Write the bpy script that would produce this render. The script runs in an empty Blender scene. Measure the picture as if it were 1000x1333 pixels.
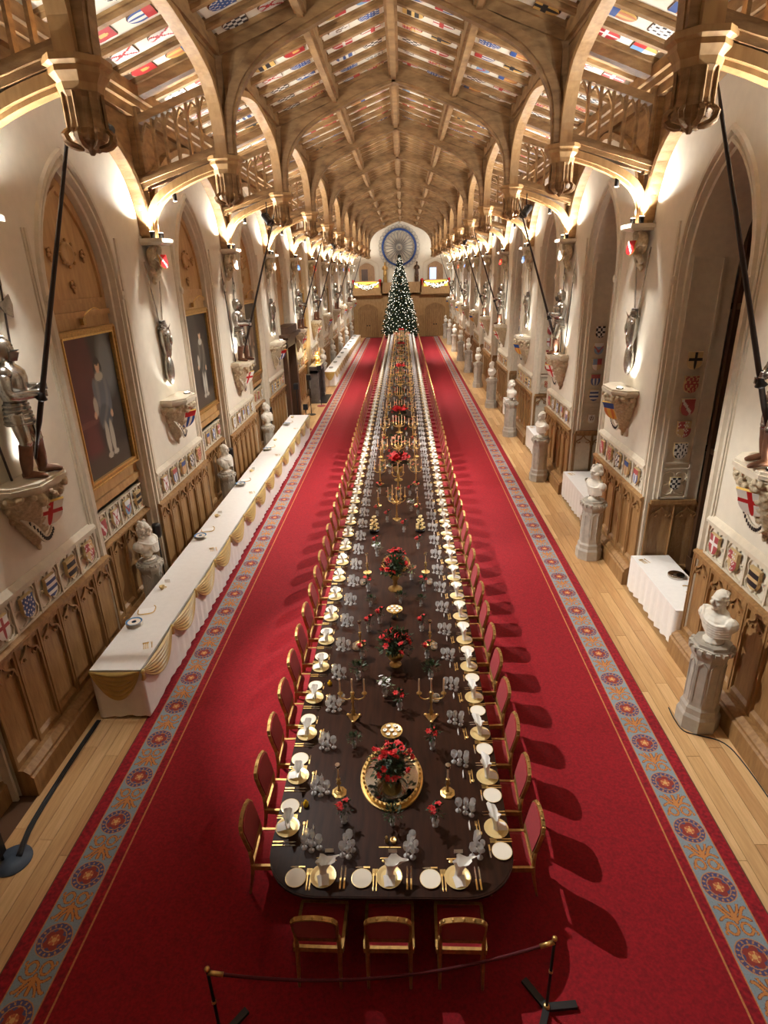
import bpy, math, random
from mathutils import Matrix, Vector
random.seed(7)
sc = bpy.context.scene
COL = sc.collection
pi = math.pi

# ------------------------------------------------------------------ camera
def camera_axes(p, y, r):
    cp, sp, cy, sy = math.cos(p), math.sin(p), math.cos(y), math.sin(y)
    fwd = Vector((-sy*cp, cy*cp, -sp)); right = Vector((cy, sy, 0)); down = fwd.cross(right)
    c, s = math.cos(r), math.sin(r)
    return c*right + s*down, -s*right + c*down, fwd
cam_d = bpy.data.cameras.new('camera'); cam = bpy.data.objects.new('camera', cam_d); COL.objects.link(cam)
cam_d.sensor_fit = 'HORIZONTAL'; cam_d.sensor_width = 36.0; cam_d.lens = 777.5/1000*36
cam_d.clip_start = 0.05; cam_d.clip_end = 300
_R, _D, _F = camera_axes(0.3805, 0.0393, 0.0281)
cam.matrix_world = Matrix.Translation((0.167, 0, 6.3)) @ Matrix((_R, -_D, -_F)).transposed().to_4x4()
sc.camera = cam
vs = sc.view_settings
vs.view_transform = 'Standard'; vs.look = 'None'; vs.gamma = 1.0; vs.use_curve_mapping = False
vs.exposure = 0.4

# ------------------------------------------------------------------ world and general light
w = bpy.data.worlds.new('world'); sc.world = w; w.use_nodes = True
w.node_tree.nodes['Background'].inputs[0].default_value = (0.02, 0.03, 0.05, 1)
w.node_tree.nodes['Background'].inputs[1].default_value = 0.3
WARM = (1.0, 0.83, 0.62)
LAMP_GAIN = 1.0; LC = (1.0, .975, .925)
def aim(o, target):
    d = Vector(target) - Vector(o.location)
    o.rotation_euler = d.to_track_quat('-Z', 'Y').to_euler()
def spot(name, loc, target, watts, angle=60, blend=0.4, size=0.05, color=WARM):
    l = bpy.data.lights.new(name, 'SPOT'); l.energy = watts*LAMP_GAIN; l.color = color
    l.spot_size = math.radians(angle); l.spot_blend = blend; l.shadow_soft_size = size
    o = bpy.data.objects.new(name, l); COL.objects.link(o); o.location = loc; aim(o, target)
    return o
def lamp(name, loc, watts, size=0.05, color=WARM):
    l = bpy.data.lights.new(name, 'POINT'); l.energy = watts*LAMP_GAIN; l.color = color; l.shadow_soft_size = size
    o = bpy.data.objects.new(name, l); COL.objects.link(o); o.location = loc
    return o

# ------------------------------------------------------------------ colours and materials
def lin(c):
    c = c/255.0
    return c/12.92 if c <= 0.04045 else ((c+0.055)/1.055)**2.4
def rgb(r, g, b): return (lin(r), lin(g), lin(b), 1.0)
def nodes_of(name):
    m = bpy.data.materials.new(name); m.use_nodes = True
    return m, m.node_tree, m.node_tree.nodes['Principled BSDF']
def mat(name, col, rough=0.6, metal=0.0, noise=0.0, scale=8.0, col2=None, stretch=(1, 1, 1), bump=0.0, bscale=None, emit=None, estr=0.0, coat=0.0, detail=3.0, coords='Object', sheen=0.0):
    m, nt, p = nodes_of(name)
    p.inputs['Base Color'].default_value = col; p.inputs['Roughness'].default_value = rough; p.inputs['Metallic'].default_value = metal
    if coat: p.inputs['Coat Weight'].default_value = coat; p.inputs['Coat Roughness'].default_value = 0.12
    if sheen: p.inputs['Sheen Weight'].default_value = sheen
    if emit: p.inputs['Emission Color'].default_value = emit; p.inputs['Emission Strength'].default_value = estr
    if noise or col2 or bump:
        tc = nt.nodes.new('ShaderNodeTexCoord'); mp = nt.nodes.new('ShaderNodeMapping'); mp.inputs['Scale'].default_value = stretch
        nt.links.new(tc.outputs[coords], mp.inputs[0])
        nz = nt.nodes.new('ShaderNodeTexNoise'); nz.inputs['Scale'].default_value = scale; nz.inputs['Detail'].default_value = detail
        nt.links.new(mp.outputs[0], nz.inputs[0])
        if noise or col2:
            c2 = col2 or tuple(max(0, x*(1-noise)) for x in col[:3]) + (1,)
            rp = nt.nodes.new('ShaderNodeValToRGB'); rp.color_ramp.elements[0].position = 0.3; rp.color_ramp.elements[1].position = 0.7
            rp.color_ramp.elements[0].color = c2; rp.color_ramp.elements[1].color = col
            nt.links.new(nz.outputs[0], rp.inputs[0]); nt.links.new(rp.outputs[0], p.inputs['Base Color'])
        if bump:
            b = nt.nodes.new('ShaderNodeBump'); b.inputs['Strength'].default_value = bump; b.inputs['Distance'].default_value = 0.02
            src = nz
            if bscale:
                src = nt.nodes.new('ShaderNodeTexNoise'); src.inputs['Scale'].default_value = bscale
                nt.links.new(mp.outputs[0], src.inputs[0])
            nt.links.new(src.outputs[0], b.inputs['Height']); nt.links.new(b.outputs[0], p.inputs['Normal'])
    return m
def attr_mat(name, rough=0.6, metal=0.0, weave=0.0, wscale=300):
    m, nt, p = nodes_of(name)
    a = nt.nodes.new('ShaderNodeAttribute'); a.attribute_name = 'Col'
    p.inputs['Roughness'].default_value = rough; p.inputs['Metallic'].default_value = metal
    if weave:
        tc = nt.nodes.new('ShaderNodeTexCoord'); nz = nt.nodes.new('ShaderNodeTexNoise'); nz.inputs['Scale'].default_value = wscale
        nt.links.new(tc.outputs['Object'], nz.inputs[0])
        mx = nt.nodes.new('ShaderNodeMix'); mx.data_type = 'RGBA'; mx.blend_type = 'MULTIPLY'; mx.inputs[0].default_value = weave
        nt.links.new(a.outputs['Color'], mx.inputs[6]); nt.links.new(nz.outputs['Color'], mx.inputs[7])
        nt.links.new(mx.outputs[2], p.inputs['Base Color'])
    else:
        nt.links.new(a.outputs['Color'], p.inputs['Base Color'])
    return m
M = {}
M['oak'] = mat('oak', rgb(172, 136, 90), 0.55, noise=1, col2=rgb(124, 92, 56), scale=3.0, stretch=(1, 1, 3.0), detail=6, bump=0.25, bscale=24)
M['oak_wall'] = mat('oak_wall', rgb(164, 126, 80), 0.5, noise=1, col2=rgb(132, 96, 56), scale=4, stretch=(4, 4, 0.7), detail=6, bump=0.15, bscale=30)
M['oak_pale'] = mat('oak_pale', rgb(190, 152, 100), 0.5, noise=1, col2=rgb(166, 126, 78), scale=4, stretch=(3, 3, 0.6), detail=5)
M['oak_dark'] = mat('oak_dark', rgb(84, 56, 34), 0.5, noise=0.4, scale=5, stretch=(3, 3, 0.6))
M['plaster'] = mat('plaster', rgb(220, 211, 192), 0.8, noise=0.06, scale=6, bump=0.08, bscale=60)
M['stone'] = mat('stone', rgb(212, 200, 178), 0.75, noise=0.12, scale=9, bump=0.1, bscale=80)
M['stone_carved'] = mat('stone_carved', rgb(202, 184, 152), 0.7, noise=0.35, scale=22, bump=0.4, bscale=40)
M['roof_panel'] = mat('roof_panel', rgb(242, 236, 218), 0.7, noise=0.04, scale=5)
M['marble'] = mat('marble', rgb(226, 219, 204), 0.45, noise=0.12, scale=7)
M['pedestal'] = mat('pedestal', rgb(186, 178, 164), 0.6, noise=0.2, scale=9, bump=0.1, bscale=50)
M['gold'] = mat('gold', rgb(240, 204, 132), 0.36, 1.0, noise=0.25, scale=30)
M['gilt_wood'] = mat('gilt_wood', rgb(206, 166, 100), 0.42, 0.7, noise=0.35, scale=26)
M['steel'] = mat('steel', rgb(200, 196, 188), 0.27, 1.0, noise=0.4, scale=9)
M['steel_dark'] = mat('steel_dark', rgb(150, 144, 136), 0.34, 1.0, noise=0.4, scale=9)
M['iron'] = mat('iron', rgb(46, 42, 40), 0.45, 0.6)
M['black'] = mat('black', rgb(24, 24, 26), 0.5)
M['lance'] = mat('lance', rgb(52, 40, 34), 0.45, noise=0.3, scale=4)
M['leather'] = mat('leather', rgb(118, 76, 52), 0.65, noise=0.3, scale=12)
M['carpet'] = mat('carpet', rgb(156, 8, 26), 0.95, noise=1, col2=rgb(120, 3, 17), scale=34, detail=8, bump=0.3, bscale=220)
M['carpet_band'] = mat('carpet_band', rgb(164, 18, 34), 0.95, noise=1, col2=rgb(106, 8, 22), scale=26, detail=3)
M['carpet_gold'] = mat('carpet_gold', rgb(206, 132, 78), 0.95, noise=0.4, scale=60)
M['carpet_blue'] = mat('carpet_blue', rgb(136, 152, 160), 0.95, noise=0.2, scale=70)
M['carpet_print'] = attr_mat('carpet_print', 0.95, weave=0.35, wscale=160)
M['heraldry'] = attr_mat('heraldry', 0.5)
M['canvas'] = attr_mat('canvas', 0.42)
M['plank'] = mat('plank', rgb(212, 172, 120), 0.42, noise=1, col2=rgb(190, 148, 98), scale=3, stretch=(9, 0.7, 1), detail=5, coords='Object')
M['plank_b'] = mat('plank_b', rgb(198, 156, 106), 0.42, noise=1, col2=rgb(176, 132, 84), scale=3, stretch=(9, 0.7, 1), detail=5)
M['plank_c'] = mat('plank_c', rgb(222, 184, 134), 0.42, noise=1, col2=rgb(202, 162, 110), scale=3, stretch=(9, 0.7, 1), detail=5)
M['floor_gap'] = mat('floor_gap', rgb(92, 62, 38), 0.8)
M['mahogany'] = mat('mahogany', rgb(56, 31, 20), 0.34, noise=1, col2=rgb(36, 20, 14), scale=2.5, stretch=(7, 0.8, 1), detail=5)
M['mahogany'].node_tree.nodes['Principled BSDF'].inputs['Specular IOR Level'].default_value = 0.14
M['red_fabric'] = mat('red_fabric', rgb(168, 16, 34), 0.85, noise=0.25, scale=60, sheen=0.2)
M['cloth'] = mat('cloth', rgb(238, 234, 228), 0.85, noise=0.05, scale=10, bump=0.1, bscale=30)
M['gold_satin'] = mat('gold_satin', rgb(206, 174, 98), 0.36, noise=0.2, scale=5, sheen=0.3)
M['linen'] = mat('linen', rgb(244, 241, 236), 0.8)
M['china'] = mat('china', rgb(240, 234, 220), 0.2, coat=0.3)
M['china_gold'] = mat('china_gold', rgb(232, 208, 150), 0.3, 0.35)
M['china_blue'] = mat('china_blue', rgb(86, 140, 190), 0.25)
M['card'] = mat('card', rgb(246, 244, 240), 0.7)
M['wax'] = mat('wax', rgb(232, 196, 160), 0.5)
M['leaf'] = mat('leaf', rgb(44, 66, 30), 0.5, noise=0.5, scale=18)
M['leaf_pale'] = mat('leaf_pale', rgb(126, 146, 104), 0.55, noise=0.4, scale=18)
M['red_petal'] = mat('red_petal', rgb(206, 20, 24), 0.55, noise=0.3, scale=20)
M['pink_petal'] = mat('pink_petal', rgb(226, 132, 100), 0.55, noise=0.3, scale=20)
M['white_petal'] = mat('white_petal', rgb(232, 232, 236), 0.55)
M['needles'] = mat('needles', rgb(66, 84, 60), 0.6, noise=0.45, scale=12)
M['bark'] = mat('bark', rgb(70, 50, 34), 0.8)
M['mirror'] = mat('mirror', rgb(200, 196, 186), 0.08, 1.0)
M['oil'] = mat('oil', rgb(222, 176, 30), 0.1, coat=0.4)
M['window_dark'] = mat('window_dark', rgb(20, 15, 12), 0.15, coat=0.5)
M['curtain'] = mat('curtain', rgb(58, 42, 32), 0.8, noise=0.3, scale=6)
M['rope'] = mat('rope', rgb(96, 14, 28), 0.8, noise=0.3, scale=60)
M['blue_base'] = mat('blue_base', rgb(70, 84, 102), 0.5, noise=0.2, scale=8)
M['blue_glass'] = mat('blue_glass', rgb(40, 70, 130), 0.2, coat=0.4)
M['bulb'] = mat('bulb', rgb(255, 240, 215), 0.5, emit=(1.0, 0.86, 0.66, 1), estr=26)
M['fairy'] = mat('fairy', rgb(255, 240, 215), 0.5, emit=(1.0, 0.9, 0.74, 1), estr=5)
M['screen'] = mat('screen', rgb(120, 150, 200), 0.4, emit=(0.45, 0.62, 1.0, 1), estr=1.2)
M['garland_glow'] = mat('garland_glow', rgb(230, 180, 40), 0.5, emit=(1.0, 0.66, 0.12, 1), estr=0.9)
def glass_material():
    m = bpy.data.materials.new('glass'); m.use_nodes = True; nt = m.node_tree; nt.nodes.clear()
    out = nt.nodes.new('ShaderNodeOutputMaterial'); tr = nt.nodes.new('ShaderNodeBsdfTransparent'); gl = nt.nodes.new('ShaderNodeBsdfGlossy')
    df = nt.nodes.new('ShaderNodeBsdfDiffuse'); lw = nt.nodes.new('ShaderNodeLayerWeight'); m1 = nt.nodes.new('ShaderNodeMixShader'); m2 = nt.nodes.new('ShaderNodeMixShader')
    tr.inputs[0].default_value = (0.95, 0.96, 0.97, 1); gl.inputs['Roughness'].default_value = 0.12; gl.inputs[0].default_value = (1, 1, 1, 1)
    df.inputs[0].default_value = (0.95, 0.95, 0.95, 1); lw.inputs[0].default_value = 0.45
    nt.links.new(lw.outputs['Facing'], m1.inputs[0]); nt.links.new(tr.outputs[0], m1.inputs[1]); nt.links.new(gl.outputs[0], m1.inputs[2])
    m2.inputs[0].default_value = 0.42
    nt.links.new(m1.outputs[0], m2.inputs[1]); nt.links.new(df.outputs[0], m2.inputs[2]); nt.links.new(m2.outputs[0], out.inputs[0])
    return m
M['glass'] = glass_material()

# ------------------------------------------------------------------ mesh builder
class MB:
    def __init__(s): s.v = []; s.f = []; s.m = []; s.c = []; s.names = []
    def mi(s, mname):
        if mname not in s.names: s.names.append(mname)
        return s.names.index(mname)
    def poly(s, pts, mname, col=None):
        b = len(s.v); s.v.extend([tuple(p) for p in pts]); s.f.append(tuple(range(b, b+len(pts)))); s.m.append(s.mi(mname)); s.c.append(col)
    def faces(s, verts, faces, mname, col=None):
        b = len(s.v); s.v.extend([tuple(p) for p in verts]); k = s.mi(mname)
        for f in faces: s.f.append(tuple(b+i for i in f)); s.m.append(k); s.c.append(col)
    def box(s, x0, x1, y0, y1, z0, z1, mname, col=None):
        if x0 > x1: x0, x1 = x1, x0
        if y0 > y1: y0, y1 = y1, y0
        V = [(x, y, z) for z in (z0, z1) for y in (y0, y1) for x in (x0, x1)]
        s.faces(V, [(0, 2, 3, 1), (4, 5, 7, 6), (0, 1, 5, 4), (2, 6, 7, 3), (0, 4, 6, 2), (1, 3, 7, 5)], mname, col)
    def obox(s, mtx, sx, sy, sz, mname, col=None):
        V = [mtx @ Vector((x*sx/2, y*sy/2, z*sz/2)) for z in (-1, 1) for y in (-1, 1) for x in (-1, 1)]
        s.faces(V, [(0, 2, 3, 1), (4, 5, 7, 6), (0, 1, 5, 4), (2, 6, 7, 3), (0, 4, 6, 2), (1, 3, 7, 5)], mname, col)
    def prism(s, pts, d, mname, col=None):
        n = len(pts); A = [Vector(p) for p in pts]; d = Vector(d); B = [p+d for p in A]
        s.faces(A+B, [tuple(reversed(range(n))), tuple(range(n, 2*n))] + [(i, (i+1) % n, n+(i+1) % n, n+i) for i in range(n)], mname, col)
    def bar(s, path, wn, wb, normal, mname, closed=False):
        # rectangular section swept along a planar path: wn along the plane normal, wb within the plane
        P = [Vector(p) for p in path]; N = Vector(normal).normalized(); n = len(P); V = []
        for i, p in enumerate(P):
            if closed: t = P[(i+1) % n]-P[i-1]
            else: t = P[min(i+1, n-1)]-P[max(i-1, 0)]
            t.normalize(); b = N.cross(t).normalized()
            V += [p+N*wn/2+b*wb/2, p-N*wn/2+b*wb/2, p-N*wn/2-b*wb/2, p+N*wn/2-b*wb/2]
        F = []
        for i in range(n if closed else n-1):
            a = 4*i; c = 4*((i+1) % n)
            for k in range(4): F.append((a+k, a+(k+1) % 4, c+(k+1) % 4, c+k))
        if not closed: F += [(3, 2, 1, 0), tuple(4*(n-1)+k for k in range(4))]
        s.faces(V, F, mname)
    def tube(s, path, r, mname, n=6, caps=True):
        P = [Vector(p) for p in path]; m = len(P); R = r if isinstance(r, (list, tuple)) else [r]*m; V = []
        up = Vector((0, 0, 1)); t0 = (P[-1]-P[0]).normalized()
        if abs(t0.z) > 0.8: up = Vector((0, 1, 0))
        for i, p in enumerate(P):
            t = (P[min(i+1, m-1)]-P[max(i-1, 0)]).normalized(); a = t.cross(up)
            if a.length < 1e-4: a = t.cross(Vector((1, 0, 0)))
            a.normalize(); b = a.cross(t)
            for k in range(n): V.append(p+R[i]*(math.cos(2*pi*k/n)*a+math.sin(2*pi*k/n)*b))
        F = [(i*n+k, i*n+(k+1) % n, (i+1)*n+(k+1) % n, (i+1)*n+k) for i in range(m-1) for k in range(n)]
        if caps: F += [tuple(reversed(range(n))), tuple((m-1)*n+k for k in range(n))]
        s.faces(V, F, mname)
    def lathe(s, prof, mname, n=12, c=(0, 0, 0), rot=0.0, sx=1, sy=1, mtx=None, cap=True):
        V = []; m = len(prof)
        for r, z in prof:
            for k in range(n):
                a = 2*pi*k/n+rot; p = Vector((c[0]+r*math.cos(a)*sx, c[1]+r*math.sin(a)*sy, c[2]+z)); V.append(mtx @ p if mtx else p)
        F = [(i*n+k, i*n+(k+1) % n, (i+1)*n+(k+1) % n, (i+1)*n+k) for i in range(m-1) for k in range(n)]
        if cap: F += [tuple(reversed(range(n))), tuple((m-1)*n+k for k in range(n))]
        s.faces(V, F, mname)
    def ell(s, c, r, mname, n=8, m=6, mtx=None):
        prof = [(max(math.sin(pi*i/m), 0.02), -math.cos(pi*i/m)) for i in range(m+1)]
        V = []
        for q, z in prof:
            for k in range(n):
                a = 2*pi*k/n; p = Vector((q*math.cos(a)*r[0], q*math.sin(a)*r[1], z*r[2]))
                if mtx: p = mtx @ p
                V.append(p+Vector(c))
        F = [(i*n+k, i*n+(k+1) % n, (i+1)*n+(k+1) % n, (i+1)*n+k) for i in range(m) for k in range(n)]
        s.faces(V, F, mname)
    def grid(s, fn, nu, nv, mname, thick=None):
        V = [fn(i/nu, j/nv) for j in range(nv+1) for i in range(nu+1)]
        s.faces(V, [(j*(nu+1)+i, j*(nu+1)+i+1, (j+1)*(nu+1)+i+1, (j+1)*(nu+1)+i) for j in range(nv) for i in range(nu)], mname)
    def add(s, o, mtx=None):
        b = len(s.v); s.v += [tuple(mtx @ Vector(p)) for p in o.v] if mtx else o.v
        k = [s.mi(n) for n in o.names]
        s.f += [tuple(b+i for i in f) for f in o.f]; s.m += [k[i] for i in o.m]; s.c += o.c
    def mesh(s, name, smooth=False):
        me = bpy.data.meshes.new(name); me.from_pydata(s.v, [], s.f)
        for n in s.names: me.materials.append(M[n])
        if len(s.names) > 1: me.polygons.foreach_set('material_index', s.m)
        if smooth: me.polygons.foreach_set('use_smooth', [True]*len(s.f))
        if any(c is not None for c in s.c):
            at = me.color_attributes.new('Col', 'FLOAT_COLOR', 'CORNER'); buf = []
            for f, c in zip(s.f, s.c): buf += list(c or (1, 1, 1, 1))*len(f)
            at.data.foreach_set('color', buf)
        me.update(); return me
def put(name, me, parent=None, loc=None, rz=0.0, mtx=None, scale=None):
    o = bpy.data.objects.new(name, me); COL.objects.link(o)
    if mtx is not None: o.matrix_local = mtx
    else:
        if loc: o.location = loc
        if rz: o.rotation_euler = (0, 0, rz)
        if scale: o.scale = scale if isinstance(scale, tuple) else (scale,)*3
    if parent: o.parent = parent
    return o
def tag(o, label, cat, group=None, kind=None):
    o['label'] = label; o['category'] = cat
    if group: o['group'] = group
    if kind: o['kind'] = kind
    return o
def struct(name, me=None, loc=None):
    o = put(name, me, loc=loc); o['kind'] = 'structure'; return o
def thing(name, label, cat, loc=(0, 0, 0), rz=0.0, group=None, scale=None):
    return tag(put(name, None, loc=loc, rz=rz, scale=scale), label, cat, group)
def build(proto, name, label, cat, loc, rz=0.0, group=None, scale=None):
    # proto: list of (part name, mesh, parent index or None[, local offset]); every placing makes new objects that share mesh data
    root = thing(name, label, cat, loc, rz, group, scale); made = []
    for p in proto:
        made.append(put(p[0], p[1], root if p[2] is None else made[p[2]], loc=p[3] if len(p) > 3 else None))
    return root
def smooth_path(pts, n=4):
    # Catmull-Rom through the points
    P = [Vector(p) for p in pts]; out = []
    for i in range(len(P)-1):
        p0, p1, p2, p3 = P[max(i-1, 0)], P[i], P[i+1], P[min(i+2, len(P)-1)]
        for k in range(n):
            t = k/n
            out.append(0.5*((2*p1)+(p2-p0)*t+(2*p0-5*p1+4*p2-p3)*t*t+(3*p1-p0-3*p2+p3)*t**3))
    out.append(P[-1]); return out

# ------------------------------------------------------------------ hall dimensions
BAY = 5.576; Y0 = 7.4 - BAY          # pier number 0; pier k stands at Y0 + k*BAY
def yk(k): return Y0 + k*BAY
NK = 12                               # piers 0 .. 11
Y_NEAR, Y_FAR = yk(0)-BAY/2, yk(11)+BAY/2
XW = 4.98                             # face of the pier wall
ZR, SL = 11.35, 0.36                  # ridge height and slope of the roof boards
def zroof(x): return ZR - SL*abs(x)
# ------------------------------------------------------------------ heraldry (flat painted arms)
HC = dict(r=rgb(196, 30, 34), b=rgb(36, 84, 160), w=rgb(238, 234, 224), k=rgb(34, 34, 40), y=rgb(222, 180, 84), g=rgb(40, 96, 60), s=rgb(120, 170, 214), o=rgb(206, 122, 62), n=rgb(120, 92, 66))
def arms(kind):
    # colour of a shield at u, v in 0..1 (v = 0 at the top)
    def f(u, v):
        k = kind
        if k == 0: return 'r' if abs(u-.5) < .12 or abs(v-.42) < .1 else 'w'
        if k == 1: return 'b' if int(v*6) % 2 else 'w'
        if k == 2: return ('r', 'y')[(u > .5) ^ (v > .45)] if (math.sin(u*26)*math.sin(v*26) < .45) else 'w'
        if k == 3: return 'k' if abs(u-.5) < .14 or abs(v-.42) < .11 else 'y'
        if k == 4: return 'r' if abs(v-.75+abs(u-.5)*.9) < .1 else ('w' if v < .3 else 's')
        if k == 5: return 'w' if abs(u-v*.8-.08) < .1 or abs(1-u-v*.8-.08) < .1 else 'b'
        if k == 6: return 'y' if math.hypot((u-.5), (v-.42)*1.1) < .2 else 'r'
        if k == 7: return ('b', 'w')[int(u*5) % 2] if v > .35 else 'r'
        if k == 8: return 'k' if (int(u*4)+int(v*5)) % 2 else 'w'
        if k == 9: return 'w' if abs(u-v*.9) < .13 else 'r'
        if k == 10: return ('w' if math.sin(u*20)*math.sin(v*24) > .35 else 'b')
        if k == 11: return ('y', 'k')[int(v*5) % 2]
        if k == 12: return 'w' if abs(u-.5) < .1 or abs(v-.42) < .09 else 'r'
        if k == 13: return 'n' if math.hypot(u-.5, v-.4) < .3 and math.sin(u*22+v*9) > -.2 else 'w'
        if k == 14: return ('s', 'r', 'w', 'y')[(int(u*2)+2*int(v*2)) % 4]
        if k == 15: return 'k' if math.sin(u*17)*math.cos(v*15) > .25 else 'w'
        if k == 16: return 'r' if abs(u-v*.9) < .08 or abs(1-u-v*.9) < .08 else 'w'
        if k == 17: return ('o', 'y')[int(u*4) % 2] if v > .3 else 'b'
        return 'y' if math.sin(u*19+v*3)*math.cos(v*17) > .2 else 'r'
    return f
NARMS = 19
def dull(c, t): g = .35*c[0]+.5*c[1]+.15*c[2]; return tuple((x*(1-t)+g*t)*(1-.35*t) for x in c[:3])+(1,)
def shield_mb(kind, W, H, T, nu=10, nv=12, rim=True, mute=0.0):
    # local: x across, z up, y = outward thickness (front at y = -T)
    mb = MB(); f = arms(kind)
    def half(v):  # half width as a fraction, v down
        if v < .06: return .5
        if v < .5: return .5*(1-.06*math.sin(v*pi/.5*1.0))
        t = (v-.5)/.5; return .5*math.sqrt(max(0.0, 1-t**2.2))+.004
    rows = [j/nv for j in range(nv+1)]
    for j in range(nv):
        for i in range(nu):
            P = []
            for (a, b) in ((i, j), (i+1, j), (i+1, j+1), (i, j+1)):
                h = half(rows[b]); P.append(((a/nu-.5)*2*h*W, -T-.12*T*math.sin(pi*a/nu), H*(.5-rows[b])))
            mb.poly([P[0], P[3], P[2], P[1]], 'heraldry', dull(HC[f((i+.5)/nu, (j+.5)/nv)], mute))
    out = [((-half(v))*W, H*(.5-v)) for v in rows] + [(half(v)*W, H*(.5-v)) for v in reversed(rows[:-1])]
    n = len(out); e = 1.05
    for i in range(n):
        (x0, z0), (x1, z1) = out[i], out[(i+1) % n]
        mb.poly([(x0, -T, z0), (x1, -T, z1), (x1*e, 0, z1*e), (x0*e, 0, z0*e)], 'heraldry', dull(HC['y'] if rim else HC['n'], mute))
    return mb
WALL_SH = [shield_mb(k, .25, .31, .05, mute=.35).mesh('wall_shield') for k in range(NARMS)]
ROOF_SH = [shield_mb(k, .34, .46, .03, 12, 14, False, .1).mesh('roof_shield') for k in range(NARMS)]

# ------------------------------------------------------------------ floor and planks
mb = MB(); mb.box(-6.3, 6.3, Y_NEAR-.3, Y_FAR+.3, -.25, -.014, 'floor_gap'); floor = struct('floor', mb.mesh('floor'))
plank_me = {}
def plank(w, l, m):
    key = (round(w, 3), round(l, 2), m)
    if key not in plank_me:
        q = MB(); q.box(-w/2+.003, w/2-.003, -l/2+.003, l/2-.003, -.014, 0, m); plank_me[key] = q.mesh('plank')
    return plank_me[key]
PM = ['plank', 'plank_b', 'plank_c']
for sx in (-1, 1):
    for r in range(5):
        x = 3.80+.19*(r+.5); y = Y_NEAR-(r*1.37 % 2.9)
        while y < Y_FAR:
            l = 2.95; a = max(y, Y_NEAR); b = min(y+l, Y_FAR)
            if b-a > .2: put('plank', plank(.19, round(b-a, 2), random.choice(PM)), floor, loc=(sx*x, (a+b)/2, 0))
            y += l
for k in range(0, 12):
    yc = yk(k)+BAY/2
    if k == 11: continue
    for r in range(6):
        x = 4.75+.2*(r+.5)
        put('plank', plank(.2, 2.4, PM[(k+r) % 3]), floor, loc=(x, yc, 0))

# ------------------------------------------------------------------ carpet with woven border
CY0, CY1 = Y_NEAR+.1, Y_FAR-1.0
carpet = thing('carpet', 'long red carpet with blue rose-medallion borders down the hall', 'carpet')
mb = MB(); mb.box(-3.19, 3.19, CY0, CY1, -.013, .012, 'carpet'); put('field', mb.mesh('carpet_field'), carpet)
for sx in (-1, 1):
    for nm, x0, x1, m, z in (('gold_line', 3.185, 3.205, 'carpet_gold', .0135), ('inner_band', 3.205, 3.31, 'carpet_band', .012), ('gold_line', 3.31, 3.322, 'carpet_gold', .0135),
                             ('border_ground', 3.322, 3.70, 'carpet_blue', .012), ('gold_line', 3.70, 3.712, 'carpet_gold', .0135), ('outer_band', 3.712, 3.865, 'carpet_band', .012), ('edging', 3.865, 3.878, 'floor_gap', .012)):
        mb = MB(); mb.box(sx*x0, sx*x1, CY0, CY1, -.013, z, m); put(nm, mb.mesh(nm), carpet)
def rose_print():
    NAVY = rgb(84, 80, 122); GOLD = rgb(196, 140, 92); RED = rgb(150, 58, 50); PALE = rgb(226, 176, 110); OR = rgb(196, 104, 66); GR = rgb(136, 152, 160)
    q = MB(); n = 46; R = .178
    for i in range(n):
        for j in range(n):
            x = ((i+.5)/n-.5)*2*R; y = ((j+.5)/n-.5)*2*R; r = math.hypot(x, y)/R; a = math.atan2(y, x)
            if r > 1: continue
            c = None
            if r > .94: c = GOLD
            elif r > .68: c = GOLD if (math.sin(a*17) > .45 and .74 < r < .89) else NAVY
            elif r > .62: c = GOLD
            else:
                rr = r/.62; pet = .72+.28*abs(math.cos(2.5*a))
                if rr < .22: c = PALE
                elif rr < .5: c = OR if abs(math.sin(2.5*a)) > .3 else PALE
                elif rr < pet: c = RED
                elif rr < .98: c = OR if math.sin(a*5+1) > .2 else NAVY
                else: c = NAVY
            h = R/n
            q.poly([(x-h, y-h, 0), (x+h, y-h, 0), (x+h, y+h, 0), (x-h, y+h, 0)], 'carpet_print', c)
    return q.mesh('rose_medallion')
def scroll_print():
    GOLD = rgb(208, 138, 76); DK = rgb(120, 66, 44); q = MB(); nx, ny = 46, 44; W, H = .35, .34
    segs = []
    for s in (-1, 1):
        for k in range(26): a = 2*pi*k/26; segs.append((s*(.072+.050*math.cos(a)), -.088+.058*math.sin(a), .0115))     # two ribbon loops
        for k in range(16):
            t = k/15
            segs.append((s*(.012+.135*t), .012+.115*t-.02*math.sin(t*6), .0135))       # streaming ends
            segs.append((s*(.012+.075*t), .02+.14*t+.01*math.sin(t*7), .0115))
            segs.append((s*(.012+.14*t), -.002+.035*math.sin(t*3.1), .0115))
            segs.append((s*(.145+.015*math.sin(t*6)), -.145+.06*t, .008))
    segs += [(0, .012*k, .015) for k in range(-2, 13)]
    for i in range(nx):
        for j in range(ny):
            x = ((i+.5)/nx-.5)*W; y = ((j+.5)/ny-.5)*H
            d = min(math.hypot(x-a, y-b)/r for a, b, r in segs)
            if d > 1.4: continue
            hx, hy = W/nx/2, H/ny/2
            q.poly([(x-hx, y-hy, 0), (x+hx, y-hy, 0), (x+hx, y+hy, 0), (x-hx, y+hy, 0)], 'carpet_print', GOLD if d < 1.0 else DK)
    return q.mesh('ribbon_scroll')
rose_me, scroll_me = rose_print(), scroll_print()
for sx in (-1, 1):
    n = 0; y = 3.97-.715*3 if sx < 0 else 6.04-.715*6
    while y < CY1-.4:
        put('rose_medallion', rose_me, carpet, loc=(sx*3.512, y, .0128))
        put('ribbon_scroll', scroll_me, carpet, loc=(sx*3.512, y+.358, .0128), rz=0 if sx > 0 else pi)
        y += .715

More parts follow.
